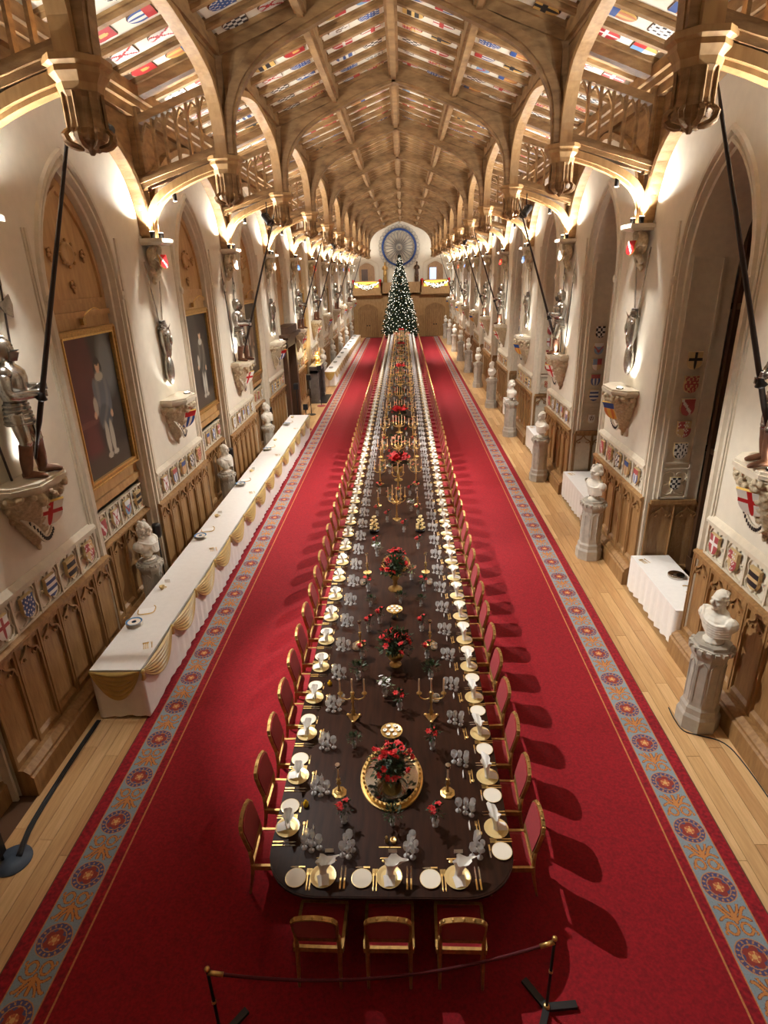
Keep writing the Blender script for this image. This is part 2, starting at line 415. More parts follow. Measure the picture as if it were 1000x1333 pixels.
# ------------------------------------------------------------------ walls
ZS = 6.15
def outline(wd, za, zb=0.0, n=9):
    # half outline of a pointed opening: list of (half width, z) from the sill up to the apex
    rise = za-ZS; c = (rise*rise-wd*wd)/(2*wd); R = wd+c; a1 = math.atan2(rise, c)
    return [(wd, zb), (wd, 2.0), (wd, 4.0)] + [(R*math.cos(a1*i/n)-c, ZS+R*math.sin(a1*i/n)) for i in range(n)] + [(0.0, za)]
LOOPS = [(1.27, 8.18, .02), (1.25, 8.16, .07), (1.19, 8.09, .07), (1.185, 8.08, 0.0), (1.15, 8.03, .0), (1.135, 8.0, .04), (1.10, 7.95, .04), (1.09, 7.93, -.06), (1.06, 7.88, -.08)]
HB = BAY/2
def pier_wall():
    # pier centred wall bay: x = towards the hall from the plane |X| = 5, y along the hall
    q = MB(); o = outline(*LOOPS[0][:2]); x = LOOPS[0][2]
    for s in (-1, 1):
        P = [(s*(HB-a), z) for a, z in o]
        for i in range(len(P)-1):
            q.poly([(x, P[i][0], P[i][1]), (x, 0, P[i][1]), (x, 0, P[i+1][1]), (x, P[i+1][0], P[i+1][1])][::s], 'plaster')
        q.poly([(x, P[-1][0], P[-1][1]), (x, 0, P[-1][1]), (x, 0, 9.75), (x, P[-1][0], 9.75)][::s], 'plaster')
    return q
def loft(q, la, lb, zb, m, s):
    A, B = outline(la[0], la[1], zb), outline(lb[0], lb[1], zb)
    for i in range(len(A)-1):
        q.poly([(la[2], s*(HB-A[i][0]), A[i][1]), (lb[2], s*(HB-B[i][0]), B[i][1]), (lb[2], s*(HB-B[i+1][0]), B[i+1][1]), (la[2], s*(HB-A[i+1][0]), A[i+1][1])][::s], m)
def arch_moulding(s):
    q = MB()
    for a, b in zip(LOOPS[:-1], LOOPS[1:]): loft(q, a, b, 0.0, 'stone', s)
    for z in (6.05,):       # small springer bosses
        q.ell((.07, s*(HB-1.22), z), (.05, .06, .09), 'stone', 6, 4)
    return q
def reveal(s, depth):
    q = MB(); a = LOOPS[-1]; loft(q, a, (a[0], a[1], depth), 0.0, 'stone', s); return q
wall_me = pier_wall().mesh('pier_wall')
mould_me = {s: arch_moulding(s).mesh('arch_moulding') for s in (-1, 1)}
rev_r = {s: reveal(s, -.92).mesh('window_reveal') for s in (-1, 1)}
rev_l = {s: reveal(s, -.2).mesh('niche_reveal') for s in (-1, 1)}
# wainscot: one panel with its stile, arched head and sunk board
def wains_panel(W):
    q = MB(); q.box(-.045, -.03, -W/2, W/2, .42, 1.92, 'oak_wall')
    q.box(-.04, .012, -W/2, -W/2+.05, .42, 1.92, 'oak_wall'); q.box(-.04, .012, W/2-.05, W/2, .42, 1.92, 'oak_wall')
    q.tube([(.012, -W/2, .44), (.012, -W/2, 1.92)], .018, 'oak_wall', 5)
    q.box(-.04, .01, -W/2+.05, W/2-.05, .42, .50, 'oak_wall'); q.prism([(-.03, -W/2+.05, .5), (.01, -W/2+.05, .5), (-.03, -W/2+.05, .55)], (0, W-.1, 0), 'oak_wall')
    q.box(-.04, .01, -W/2+.05, W/2-.05, 1.84, 1.92, 'oak_wall')
    h = W/2-.05
    for s in (-1, 1):       # ogee head with curled ends
        q.bar(smooth_path([(-.005, s*h, 1.56), (-.005, s*h*.86, 1.68), (-.005, s*h*.5, 1.72), (-.005, s*h*.18, 1.78), (-.005, 0, 1.86)], 2), .03, .028, (1, 0, 0), 'oak_wall')
        q.bar(smooth_path([(-.005, s*h*.86, 1.68), (-.005, s*h*.6, 1.62), (-.005, s*h*.42, 1.66)], 2), .03, .022, (1, 0, 0), 'oak_wall')
        q.ell((.0, s*h*.42, 1.645), (.018, .025, .025), 'oak_wall', 5, 4)
    return q.mesh('wainscot_panel')
PW = 3.2/6
wp_pier, wp_niche = wains_panel(PW), wains_panel(.54)
def moulding_run(y0, y1, prof, m, name):
    q = MB(); q.prism([(x, y0, z) for x, z in prof], (0, y1-y0, 0), m); return q.mesh(name)
LEDGE = [(-.12, 1.90), (.10, 1.90), (.13, 1.93), (.13, 1.965), (.09, 1.985), (.05, 2.0), (-.12, 2.0)]
PLINTH = [(-.1, 0), (.27, 0), (.27, .30), (.24, .32), (.24, .36), (.16, .42), (-.1, .42)]
ledge_pier, plinth_pier = moulding_run(-1.6, 1.6, LEDGE, 'oak_wall', 'ledge'), moulding_run(-1.6, 1.6, PLINTH, 'oak_wall', 'plinth')
def shift(prof, d): return [(x+d, z) for x, z in prof]
ledge_niche = moulding_run(-1.19, 1.19, shift(LEDGE, -.2), 'oak_wall', 'ledge')
plinth_niche = moulding_run(-1.19, 1.19, shift(PLINTH, -.3), 'oak_wall', 'plinth')
q = MB()
for s in (-1, 1): q.box(-.3, .08, s*1.6, s*1.57, 0, 1.9, 'oak_wall')
return_me = q.mesh('wainscot_return')
# frieze cell: square frame, four cusped foils round a shield
def frieze_cell(W, H=.52):
    q = MB(); q.box(-.03, -.015, -W/2, W/2, 0, H, 'stone'); q.box(-.03, .035, -W/2-.02, -W/2+.02, 0, H, 'stone')
    q.box(-.03, .03, -W/2, W/2, 0, .03, 'stone'); q.box(-.03, .03, -W/2, W/2, H-.03, H, 'stone')
    for sy in (-1, 1):
        for sz in (-1, 1):
            c = (0, sy*W*.24, H/2+sz*H*.24); r = min(W, H)*.22
            q.bar([(0, c[1]+r*math.cos(a), c[2]+r*math.sin(a)) for a in [2*pi*i/8 for i in range(8)]], .03, .022, (1, 0, 0), 'stone', closed=True)
    return q.mesh('frieze_cell')
cell_pier, cell_niche = frieze_cell(.56), frieze_cell(.5)
q = MB()
for y in (-1.42, 1.42): q.bar([(.03, y, 2.0), (.03, y, 7.0)], .05, .05, (1, 0, 0), 'stone')
for y in (-1.36, 1.36): q.bar([(.03, y, 2.62), (.03, y, 7.0)], .03, .03, (1, 0, 0), 'stone')
q.prism([(0, -1.45, 2.52), (.09, -1.45, 2.54), (.09, -1.45, 2.58), (.03, -1.45, 2.66), (0, -1.45, 2.66)], (0, 2.9, 0), 'stone')
frame_me = q.mesh('pier_frame')
# the wooden back of each niche on the picture side
def niche_back():
    q = MB(); x = -.19; o = outline(1.06, 7.88, 2.6)[1:]; o[0] = (1.06, 2.6)
    P = [(x, -a, z) for a, z in o] + [(x, a, z) for a, z in reversed(o[:-1])]
    q.poly(P[::-1], 'oak_pale')
    inn = [(a*.86, ZS+(z-ZS)*.86 if z > ZS else z) for a, z in o if z >= 4.0]; inn[0] = (inn[0][0], 6.0)
    path = [(x+.02, -a, z) for a, z in inn] + [(x+.02, a, z) for a, z in reversed(inn[:-1])]
    q.bar(path, .05, .06, (1, 0, 0), 'oak_pale'); q.bar([(x+.02, -.92, 6.0), (x+.02, .92, 6.0)], .05, .07, (1, 0, 0), 'oak_pale')
    q.bar([(x+.02, -1.05, 5.8), (x+.02, 1.05, 5.8)], .06, .09, (1, 0, 0), 'oak_pale'); q.bar([(x+.02, -1.05, 2.72), (x+.02, 1.05, 2.72)], .06, .12, (1, 0, 0), 'oak_pale')
    return q.mesh('niche_back')
niche_me = niche_back()
q = MB(); q.lathe([(.17, -.0), (.17, .03), (.13, .04), (.11, .02), (.0, .03)], 'oak_pale', 12, sx=1.0, sy=1.25, mtx=Matrix.Rotation(pi/2, 4, 'Y'))
for a in range(8): q.ell((.03, .19*math.sin(a*pi/4)*1.2, .2*math.cos(a*pi/4)), (.03, .03, .03), 'oak_pale', 5, 4)
roundel_me = q.mesh('roundel', True)
q = MB()
for (y, z, sz) in ((0, 0, .05),):
    for a in range(5): q.ell((.02, y+.05*math.cos(a*1.256), z+.05*math.sin(a*1.256)), (.03, .035, .035), 'oak_pale', 5, 4)
    q.ell((.02, 0, -.09), (.025, .02, .05), 'oak_pale', 5, 4)
boss_me = q.mesh('leaf_boss', True)
walls = {-1: struct('wall_left'), 1: struct('wall_right')}
def side(sx): return dict(x=sx*5.0, rz=0.0 if sx < 0 else pi)
def onwall(sx, y, name, me, dy=0.0, dx=0.0, z=0.0, parent=None):
    S = side(sx)
    return put(name, me, parent or walls[sx], loc=(S['x']-sx*dx, y+dy, z), rz=S['rz'])
def shield_at(parent, kind, loc, facing, lib=WALL_SH, scale=1.0):
    # facing: horizontal outward direction angle of the shield's front (local -y)
    return put('shield', lib[kind % NARMS], parent, loc=loc, rz=facing+pi/2, scale=scale)
ns = 0
for sx in (-1, 1):
    wl = walls[sx]; fac = 0.0 if sx < 0 else pi
    for k in range(NK):
        y = yk(k)
        onwall(sx, y, 'pier_wall', wall_me)
        for s in (-1, 1):
            onwall(sx, y, 'arch_moulding', mould_me[s]); onwall(sx, y, 'reveal', (rev_r if sx > 0 else rev_l)[s])
        onwall(sx, y, 'ledge', ledge_pier); onwall(sx, y, 'plinth', plinth_pier); onwall(sx, y, 'wainscot_return', return_me); onwall(sx, y, 'pier_frame', frame_me)
        for i in range(6): onwall(sx, y, 'panel', wp_pier, dy=-1.6+PW*(i+.5), dx=.08)
        for i in range(5):
            d = -1.12+.56*i
            onwall(sx, y, 'frieze_cell', cell_pier, dy=d, dx=.03, z=2.0)
            if k >= 1: shield_at(wl, ns*7+i*3, (sx*(5-.045), y+d, 2.27), fac); ns += 1
    for k in range(NK-1):
        yc = yk(k)+HB
        if sx < 0:
            if k != 4:
                onwall(sx, yc, 'niche_back', niche_me); onwall(sx, yc, 'roundel', roundel_me, dx=-.18, z=6.72)
                for dy, z in ((-.5, 6.72), (.5, 6.72), (0, 6.25)): onwall(sx, yc, 'leaf_boss', boss_me, dy=dy, dx=-.18, z=z)
                onwall(sx, yc, 'ledge', ledge_niche); onwall(sx, yc, 'plinth', plinth_niche)
                for i in range(4):
                    onwall(sx, yc, 'panel', wp_niche, dy=-.81+.54*i, dx=-.18)
                    onwall(sx, yc, 'frieze_cell', cell_niche, dy=-.75+.5*i, dx=-.17, z=2.02)
                    if k >= 1: shield_at(wl, ns*5+2*i, (sx*(5+.155), yc-.75+.5*i, 2.29), fac, scale=.92); ns += 1
        else:
            # far reveal of the window bay, facing back down the hall
            yr = yc+1.06
            for i in range(2):
                put('panel', wp_niche, wl, loc=(5.27+.5*i, yr-.03, 0), rz=-pi/2)
            q = MB(); q.box(5.02, 5.9, yr-.07, yr, 1.90, 1.985, 'oak_wall'); q.box(5.02, 5.9, yr-.10, yr, 0, .4, 'oak_wall'); put('ledge', q.mesh('ledge'), wl)
            q = MB()
            for xa in (5.17, 5.68): q.bar([(xa, yr-.015, 2.0), (xa, yr-.015, 6.4)], .04, .045, (0, 1, 0), 'stone')
            for za in (2.03, 2.62, 2.74, 6.4): q.bar([(5.15, yr-.015, za), (5.70, yr-.015, za)], .04, .035, (0, 1, 0), 'stone')
            for sy in (-1, 1):
                for sz in (-1, 1):
                    q.bar([(5.43+sy*.115+.115*math.cos(2*pi*i/8), yr-.01, 2.33+sz*.125+.115*math.sin(2*pi*i/8)) for i in range(8)], .03, .02, (0, 1, 0), 'stone', closed=True)
            put('reveal_frame', q.mesh('reveal_frame'), wl)
            for i, z in enumerate((4.68, 4.25, 3.83, 3.41, 2.99, 2.33)):
                if k >= 1: shield_at(wl, [3, 18, 9, 2, 15, 8][i]+k*5-5, (5.43, yr-.02, z), -pi/2, scale=1.0 if i < 5 else .8)
            # window at the back of the bay
            wn = struct('window_%d' % (k+1), None)
            q = MB(); q.box(6.06, 6.10, yc-1.2, yc+1.2, 0, 8.2, 'window_dark'); put('pane', q.mesh('pane'), wn)
            q = MB(); q.box(5.93, 6.06, yc-1.2, yc+1.2, 0, .75, 'oak_dark')
            for d in (-1.0, -.34, .34, 1.0): q.box(5.95, 6.06, yc+d-.06, yc+d+.06, .75, 8.1, 'oak_dark')
            for z in (3.0, 5.6): q.box(5.96, 6.06, yc-1.2, yc+1.2, z-.05, z+.05, 'oak_dark')
            put('frame', q.mesh('window_frame'), wn)
# outer shell
for sx in (-1, 1):
    q = MB(); q.box(sx*6.12, sx*6.3, Y_NEAR-.2, Y_FAR+.2, 0, 10.2, 'plaster'); put('outer_shell', q.mesh('outer_shell'), walls[sx])
q = MB(); q.box(-6.3, 6.3, Y_NEAR-.2, Y_NEAR, 0, 11.6, 'plaster'); struct('wall_near', q.mesh('wall_near'))

# ------------------------------------------------------------------ ceiling
ceil = struct('ceiling')
q = MB()
for sx in (-1, 1):
    q.prism([(0, Y_NEAR-.2, ZR+.04), (sx*5.3, Y_NEAR-.2, zroof(5.3)+.04), (sx*5.3, Y_NEAR-.2, zroof(5.3)+.2), (0, Y_NEAR-.2, ZR+.2)], (0, Y_FAR-Y_NEAR+.4, 0), 'roof_panel')
put('boarding', q.mesh('boarding'), ceil)
NR = 7; RP = BAY/NR
SECT = [(.12, 1.42), (1.68, 3.02), (3.36, 4.74)]
pan_me = {}; raf_me = {}
ang = math.atan(SL)
for sx in (-1, 1):
    for i, (a, b) in enumerate(SECT):
        q = MB(); P = [(sx*a, 0, zroof(a)), (sx*b, 0, zroof(b))]
        q.prism([(sx*a, -RP/2+.09, zroof(a)), (sx*b, -RP/2+.09, zroof(b)), (sx*b, -RP/2+.09, zroof(b)+.03), (sx*a, -RP/2+.09, zroof(a)+.03)], (0, RP-.18, 0), 'roof_panel')
        pan_me[sx, i] = q.mesh('roof_panel')
    q = MB()
    q.prism([(0, -.055, ZR-.12), (sx*4.9, -.055, zroof(4.9)-.12), (sx*4.9, -.055, zroof(4.9)+.05), (0, -.055, ZR+.05)], (0, .11, 0), 'oak')
    q.prism([(0, -.10, ZR-.05), (sx*4.9, -.10, zroof(4.9)-.05), (sx*4.9, -.10, zroof(4.9)+.05), (0, -.10, ZR+.05)], (0, .20, 0), 'oak')
    raf_me[sx] = q.mesh('rafter')
def shield_mtx(sx, x, y, sc_=1.0):
    # lies under the roof slope with its point towards the wall
    r = Vector((sx*math.cos(ang), 0, -math.sin(ang))); up = -r
    nrm = Vector((-sx*math.sin(ang), 0, -math.cos(ang)))           # downwards, into the hall
    yy = -nrm; xx = yy.cross(up)
    m = Matrix((xx, yy, up)).transposed().to_4x4()
    return Matrix.Translation(Vector((sx*x, y, zroof(x)-.002))) @ m @ Matrix.Scale(sc_, 4)
far_sh = MB(); far_pan = MB(); nshield = 0
for k in range(0, NK):
    for r in range(NR):
        y = yk(k)+RP*(r+.5)
        if y > Y_FAR: continue
        for sx in (-1, 1):
            if r > 0: put('rafter', raf_me[sx], ceil, loc=(0, yk(k)+RP*r, 0))
            for i, (a, b) in enumerate(SECT):
                if k <= 4: put('panel', pan_me[sx, i], ceil, loc=(0, y, 0))
                for j in range(2):
                    x = a+(b-a)*(.26+.48*j); kd = random.randrange(NARMS)
                    if k == 0: continue
                    if nshield < 300: put('shield', ROOF_SH[kd], ceil, mtx=shield_mtx(sx, x, y, .98)); nshield += 1
                    else:
                        m = shield_mtx(sx, x, y); f = arms(kd)
                        for (u0, u1, v0, v1) in ((-.16, 0, .23, 0), (0, .16, .23, 0), (-.16, 0, 0, -.22), (0, .16, 0, -.22)):
                            t = 1.0 if v0 > 0 else .55
                            far_sh.poly([m @ Vector((u0, -.03, v0)), m @ Vector((u0*t, -.03, v1)), m @ Vector((u1*t, -.03, v1)), m @ Vector((u1, -.03, v0))], 'heraldry', HC[f((u0+u1)/.64+.5, .5-(v0+v1)/.9)])
o = put('shield', far_sh.mesh('far_roof_shields'), ceil); o['kind'] = 'stuff'
q = MB(); q.box(-.13, .13, 0, BAY, ZR-.34, ZR+.02, 'oak'); q.box(-.07, .07, 0, BAY, ZR-.42, ZR-.3, 'oak'); ridge_me = q.mesh('ridge_beam')
def purl(sx, x, w, h):
    q = MB(); z = zroof(x); q.box(sx*(x-w/2), sx*(x+w/2), 0, BAY, z-h, z+.03, 'oak'); q.box(sx*(x-w/4), sx*(x+w/4), 0, BAY, z-h-.06, z-h, 'oak'); return q.mesh('purlin')
pur = {(sx, x): purl(sx, x, .22, .26) for sx in (-1, 1) for x in (1.55,)}
pur.update({(sx, x): purl(sx, x, .28, .22) for sx in (-1, 1) for x in (3.19,)})
q = MB()
for a, b, c, d in ((4.70, 5.1, 9.28, 9.62), (4.62, 5.1, 9.40, 9.58), (4.78, 5.1, 9.12, 9.3)): q.box(-a, -b, 0, BAY, c, d, 'oak')
plate_me = q.mesh('wall_plate')
for k in range(-1, NK):
    y = yk(k); 
    put('ridge_beam', ridge_me, ceil, loc=(0, y, 0))
    for me in pur.values(): put('purlin', me, ceil, loc=(0, y, 0))
    put('wall_plate', plate_me, ceil, loc=(0, y, 0)); put('wall_plate', plate_me, ceil, loc=(0, y+BAY, 0), rz=pi)

# ------------------------------------------------------------------ roof trusses
ARCH = [(3.05, 8.45), (3.04, 8.8), (2.98, 9.2), (2.78, 9.62), (2.45, 9.97), (2.06, 10.22), (1.5, 10.47), (.76, 10.78), (0, 11.02)]
def truss_parts():
    L = []
    for sx in (-1, 1):
        q = MB(); path = smooth_path([(sx*x, 0, z) for x, z in ARCH], 3)
        q.bar(path, .30, .15, (0, 1, 0), 'oak'); p2 = smooth_path([(sx*(x-.04), 0, z-.075) for x, z in ARCH], 3); q.bar(p2, .16, .10, (0, 1, 0), 'oak')
        L.append(('arch_brace', q.mesh('arch_brace'), None))
        q = MB()           # spandrel boards between arch and roof
        for i in range(len(path)-1):
            a, b = path[i], path[i+1]
            if abs(a.x) > 3.04: continue
            q.prism([(a.x, -.06, a.z), (b.x, -.06, b.z), (b.x, -.06, zroof(b.x)), (a.x, -.06, zroof(a.x))], (0, .12, 0), 'oak')
        q.prism([(0, -.13, ZR-.26), (sx*4.9, -.13, zroof(4.9)-.26), (sx*4.9, -.13, zroof(4.9)+.04), (0, -.13, ZR+.04)], (0, .26, 0), 'oak')
        q.prism([(0, -.2, ZR-.09), (sx*4.9, -.2, zroof(4.9)-.09), (sx*4.9, -.2, zroof(4.9)+.04), (0, -.2, ZR+.04)], (0, .4, 0), 'oak')
        L.append(('principal_rafter', q.mesh('principal_rafter'), None))
        q = MB(); q.lathe([(.19, 8.42), (.19, 8.5), (.15, 8.55), (.15, 9.9), (.19, 10.0), (.19, 10.25)], 'oak', 8, (sx*3.19, 0, 0), rot=pi/8); L.append(('post', q.mesh('post'), None))
        q = MB(); q.lathe([(.14, 8.0), (.22, 8.12), (.24, 8.2), (.30, 8.28), (.30, 8.33), (.345, 8.36), (.345, 8.42), (.2, 8.44)], 'oak_pale', 8, (sx*3.19, 0, 0), rot=pi/8); L.append(('capital', q.mesh('capital'), None)); cap = len(L)-1
        q = MB(); q.lathe([(.02, 7.57), (.05, 7.61), (.10, 7.66), (.17, 7.70), (.19, 7.74), (.215, 7.80), (.20, 7.86), (.20, 8.08), (.225, 8.13), (.2, 8.16)], 'oak', 8, (sx*3.19, 0, 0), rot=pi/8)
        for i in range(8):
            a = pi/4*i; c, s = math.cos(a), math.sin(a)
            q.tube(smooth_path([(sx*3.19+.19*c, .19*s, 7.80), (sx*3.19+.26*c, .26*s, 7.74), (sx*3.19+.21*c, .21*s, 7.66), (sx*3.19+.09*c, .09*s, 7.63)], 2), [.02, .03, .035, .04, .03, .03, .02], 'oak', 5)
            q.tube([(sx*3.19+.205*c, .205*s, 7.80), (sx*3.19+.205*c, .205*s, 8.12)], .02, 'oak', 4)
        L.append(('pendant', q.mesh('pendant'), None))
        q = MB(); q.prism([(sx*4.92, -.16, 7.90), (sx*3.2, -.16, 8.40), (sx*3.2, -.16, 8.62), (sx*4.92, -.16, 8.12)], (0, .32, 0), 'oak'); q.prism([(sx*4.92, -.20, 7.98), (sx*3.2, -.20, 8.48), (sx*3.2, -.20, 8.55), (sx*4.92, -.20, 8.05)], (0, .40, 0), 'oak')
        L.append(('hammer_beam', q.mesh('hammer_beam'), None))
        q = MB(); hb = smooth_path([(sx*4.80, 0, 7.06), (sx*4.76, 0, 7.42), (sx*4.56, 0, 7.75), (sx*4.2, 0, 7.98), (sx*3.75, 0, 8.16), (sx*3.3, 0, 8.29)], 3); q.bar(hb, .28, .12, (0, 1, 0), 'oak_pale'); q.bar([p+Vector((-sx*.03, 0, -.06)) for p in hb], .14, .08, (0, 1, 0), 'oak_pale')
        L.append(('hammer_brace', q.mesh('hammer_brace'), None))
        q = MB(); q.box(sx*4.80, sx*5.0, -.14, .14, 7.06, 9.4, 'oak'); q.box(sx*4.72, sx*5.0, -.1, .1, 7.9, 9.3, 'oak'); L.append(('wall_post', q.mesh('wall_post'), None))
        # tracery panel over the hammer beam
        def zb(x): return 8.58-(x-3.3)*.33
        def zt(x): return 9.52-(x-3.3)*.33
        q = MB(); q.prism([(sx*4.8, -.09, zt(4.8)-.04), (sx*3.3, -.09, zt(3.3)-.04), (sx*3.3, -.09, zt(3.3)+.10), (sx*4.8, -.09, zt(4.8)+.10)], (0, .18, 0), 'oak'); L.append(('tracery_rail', q.mesh('tracery_rail'), None))
        n = 6; st = (4.72-3.36)/n
        for i in range(1, n):
            x = 3.36+st*i; q = MB(); q.box(sx*(x-.022), sx*(x+.022), -.05, .05, zb(x)-.05, zt(x), 'oak'); L.append(('mullion', q.mesh('mullion'), None))
        q = MB()
        for i in range(n):
            x0 = 3.36+st*i; x1 = x0+st; xm = (x0+x1)/2
            for xa in (x0, x1):
                q.bar(smooth_path([(sx*xa, 0, zt(xa)-.34), (sx*(xa*.8+xm*.2), 0, zt(xa)-.2), (sx*xm, 0, zt(xm)-.06)], 3), .06, .035, (0, 1, 0), 'oak')
        L.append(('tracery_head', q.mesh('tracery_head'), None))
    return L
def arcade_parts():
    # members that run on from one truss to the next: post arches and wall ribs
    L = []
    for sx in (-1, 1):
        q = MB(); A = [(.16, 8.42), (.18, 8.75), (.30, 9.12), (.56, 9.45), (.95, 9.66), (1.7, 9.84), (HB, 9.98)]
        pts = smooth_path([(sx*3.19, a, z) for a, z in A]+[(sx*3.19, BAY-a, z) for a, z in reversed(A[:-1])], 3)
        q.bar(pts, .22, .12, (1, 0, 0), 'oak_pale')
        for i in range(len(pts)-1):
            a, b = pts[i], pts[i+1]; q.prism([(sx*3.19-.05, a.y, a.z), (sx*3.19-.05, b.y, b.z), (sx*3.19-.05, b.y, 10.1), (sx*3.19-.05, a.y, 10.1)], (.1, 0, 0), 'oak')
        L.append(('arcade_arch', q.mesh('arcade_arch'), None))
        q = MB(); A = [(.15, 7.1), (.22, 7.55), (.5, 8.08), (.98, 8.46), (1.7, 8.78), (HB, 9.02)]
        pts = smooth_path([(sx*4.86, a, z) for a, z in A]+[(sx*4.86, BAY-a, z) for a, z in reversed(A[:-1])], 3)
        q.bar(pts, .22, .12, (1, 0, 0), 'oak')
        for i in range(len(pts)-1):
            a, b = pts[i], pts[i+1]; q.prism([(sx*4.9, a.y, a.z), (sx*4.9, b.y, b.z), (sx*4.9, b.y, 9.3), (sx*4.9, a.y, 9.3)], (sx*.06, 0, 0), 'oak')
        L.append(('wall_rib', q.mesh('wall_rib'), None))
    return L
TP = truss_parts(); AP = arcade_parts()
for k in range(1, NK):
    t = build(TP + (AP if k < NK-1 else []), 'roof_truss', 'oak hammer-beam roof truss with hanging carved pendants and pierced tracery', 'roof truss', (0, yk(k), 0), group='hammer-beam trusses of the oak roof')
for p in AP: put(p[0], p[1], ceil, loc=(0, yk(0), 0))
# ------------------------------------------------------------------ things on the walls
def remesh(mb, name, voxel, smooth_it=4):
    me = mb.mesh(name); o = bpy.data.objects.new('helper', me); COL.objects.link(o)
    r = o.modifiers.new('r', 'REMESH'); r.mode = 'VOXEL'; r.voxel_size = voxel; r.use_smooth_shade = True
    s = o.modifiers.new('s', 'SMOOTH'); s.iterations = smooth_it; s.factor = .5
    dg = bpy.context.evaluated_depsgraph_get(); out = bpy.data.meshes.new_from_object(o.evaluated_get(dg)); out.name = name
    bpy.data.objects.remove(o); bpy.data.meshes.remove(me)
    out.materials.clear(); out.materials.append(M[mb.names[0]]); return out
def at_wall(proto, sx, y, name, label, cat, group=None, z=0.0, d=0.0, parts=None):
    return build(proto, name, label, cat, (sx*(XW-d), y, z), 0.0 if sx < 0 else pi, group)
# carved corbel that carries a truss
def corbel_proto(kind):
    L = []; q = MB(); q.box(0, .46, -.30, .30, 6.98, 7.05, 'stone'); q.prism([(0, -.25, 6.98), (.44, -.25, 6.98), (.38, -.22, 6.93), (0, -.22, 6.93)], (0, .47, 0), 'stone'); L.append(('abacus', q.mesh('abacus'), None))
    q = MB(); rnd = random.Random(kind)
    q.ell((.12, 0, 6.70), (.13, .15, .22), 'stone_carved', 8, 6); q.ell((.24, 0, 6.86), (.075, .07, .09), 'stone_carved', 8, 6)
    for s in (-1, 1):
        q.ell((.15, s*.17, 6.78), (.10, .07, .16), 'stone_carved', 7, 5, Matrix.Rotation(s*.5, 3, 'X')); q.tube([(.16, s*.15, 6.78), (.27, s*.13, 6.66), (.30, s*.04, 6.62)], [.05, .045, .035], 'stone_carved', 6)
        for i in range(3): q.ell((.2, s*(.1+.04*i), 6.9-.03*i), (.05, .04, .05), 'stone_carved', 6, 4)
    for i in range(12):
        a = i*2.4; r = .13*(1-i/16); q.ell((.10+r*abs(math.cos(a))*.8, r*math.sin(a), 6.5-.018*i), (.06, .055, .06), 'stone_carved', 6, 4)
    q.ell((.07, 0, 6.28), (.06, .06, .09), 'stone_carved', 6, 4)
    L.append(('carving', remesh(q, 'corbel_carving', .014, 1), None))
    L.append(('shield', shield_mb(kind, .2, .27, .03).mesh('corbel_shield'), None)); return L
def tilt_shield(root, loc, facing, pitch, part='shield'):
    for c in root.children:
        if c.name.split('.')[0] == part: c.matrix_local = Matrix.Translation(loc) @ Matrix.Rotation(facing+pi/2, 4, 'Z') @ Matrix.Rotation(pitch, 4, 'X')
CORB = {k: corbel_proto(k) for k in (9, 6, 13, 10)}
CL = {9: 'carved stone corbel of an angel holding a white-banded red shield', 6: 'carved stone corbel with a red shield bearing a gold disc', 13: 'carved stone corbel of an angel holding a white and brown shield', 10: 'carved stone corbel with a blue and white speckled shield'}
for k in range(0, NK):
    for sx in (-1, 1):
        kd = [13, 10, 6, 13][(k+(sx > 0)) % 4]
        if k == 2: kd = 9
        c = at_wall(CORB[kd], sx, yk(k), 'stone_corbel', CL[kd], 'corbel', 'carved corbels under the roof trusses'); tilt_shield(c, (.33, -.07 if sx < 0 else .07, 6.62), -.45 if sx < 0 else .45, -.2)
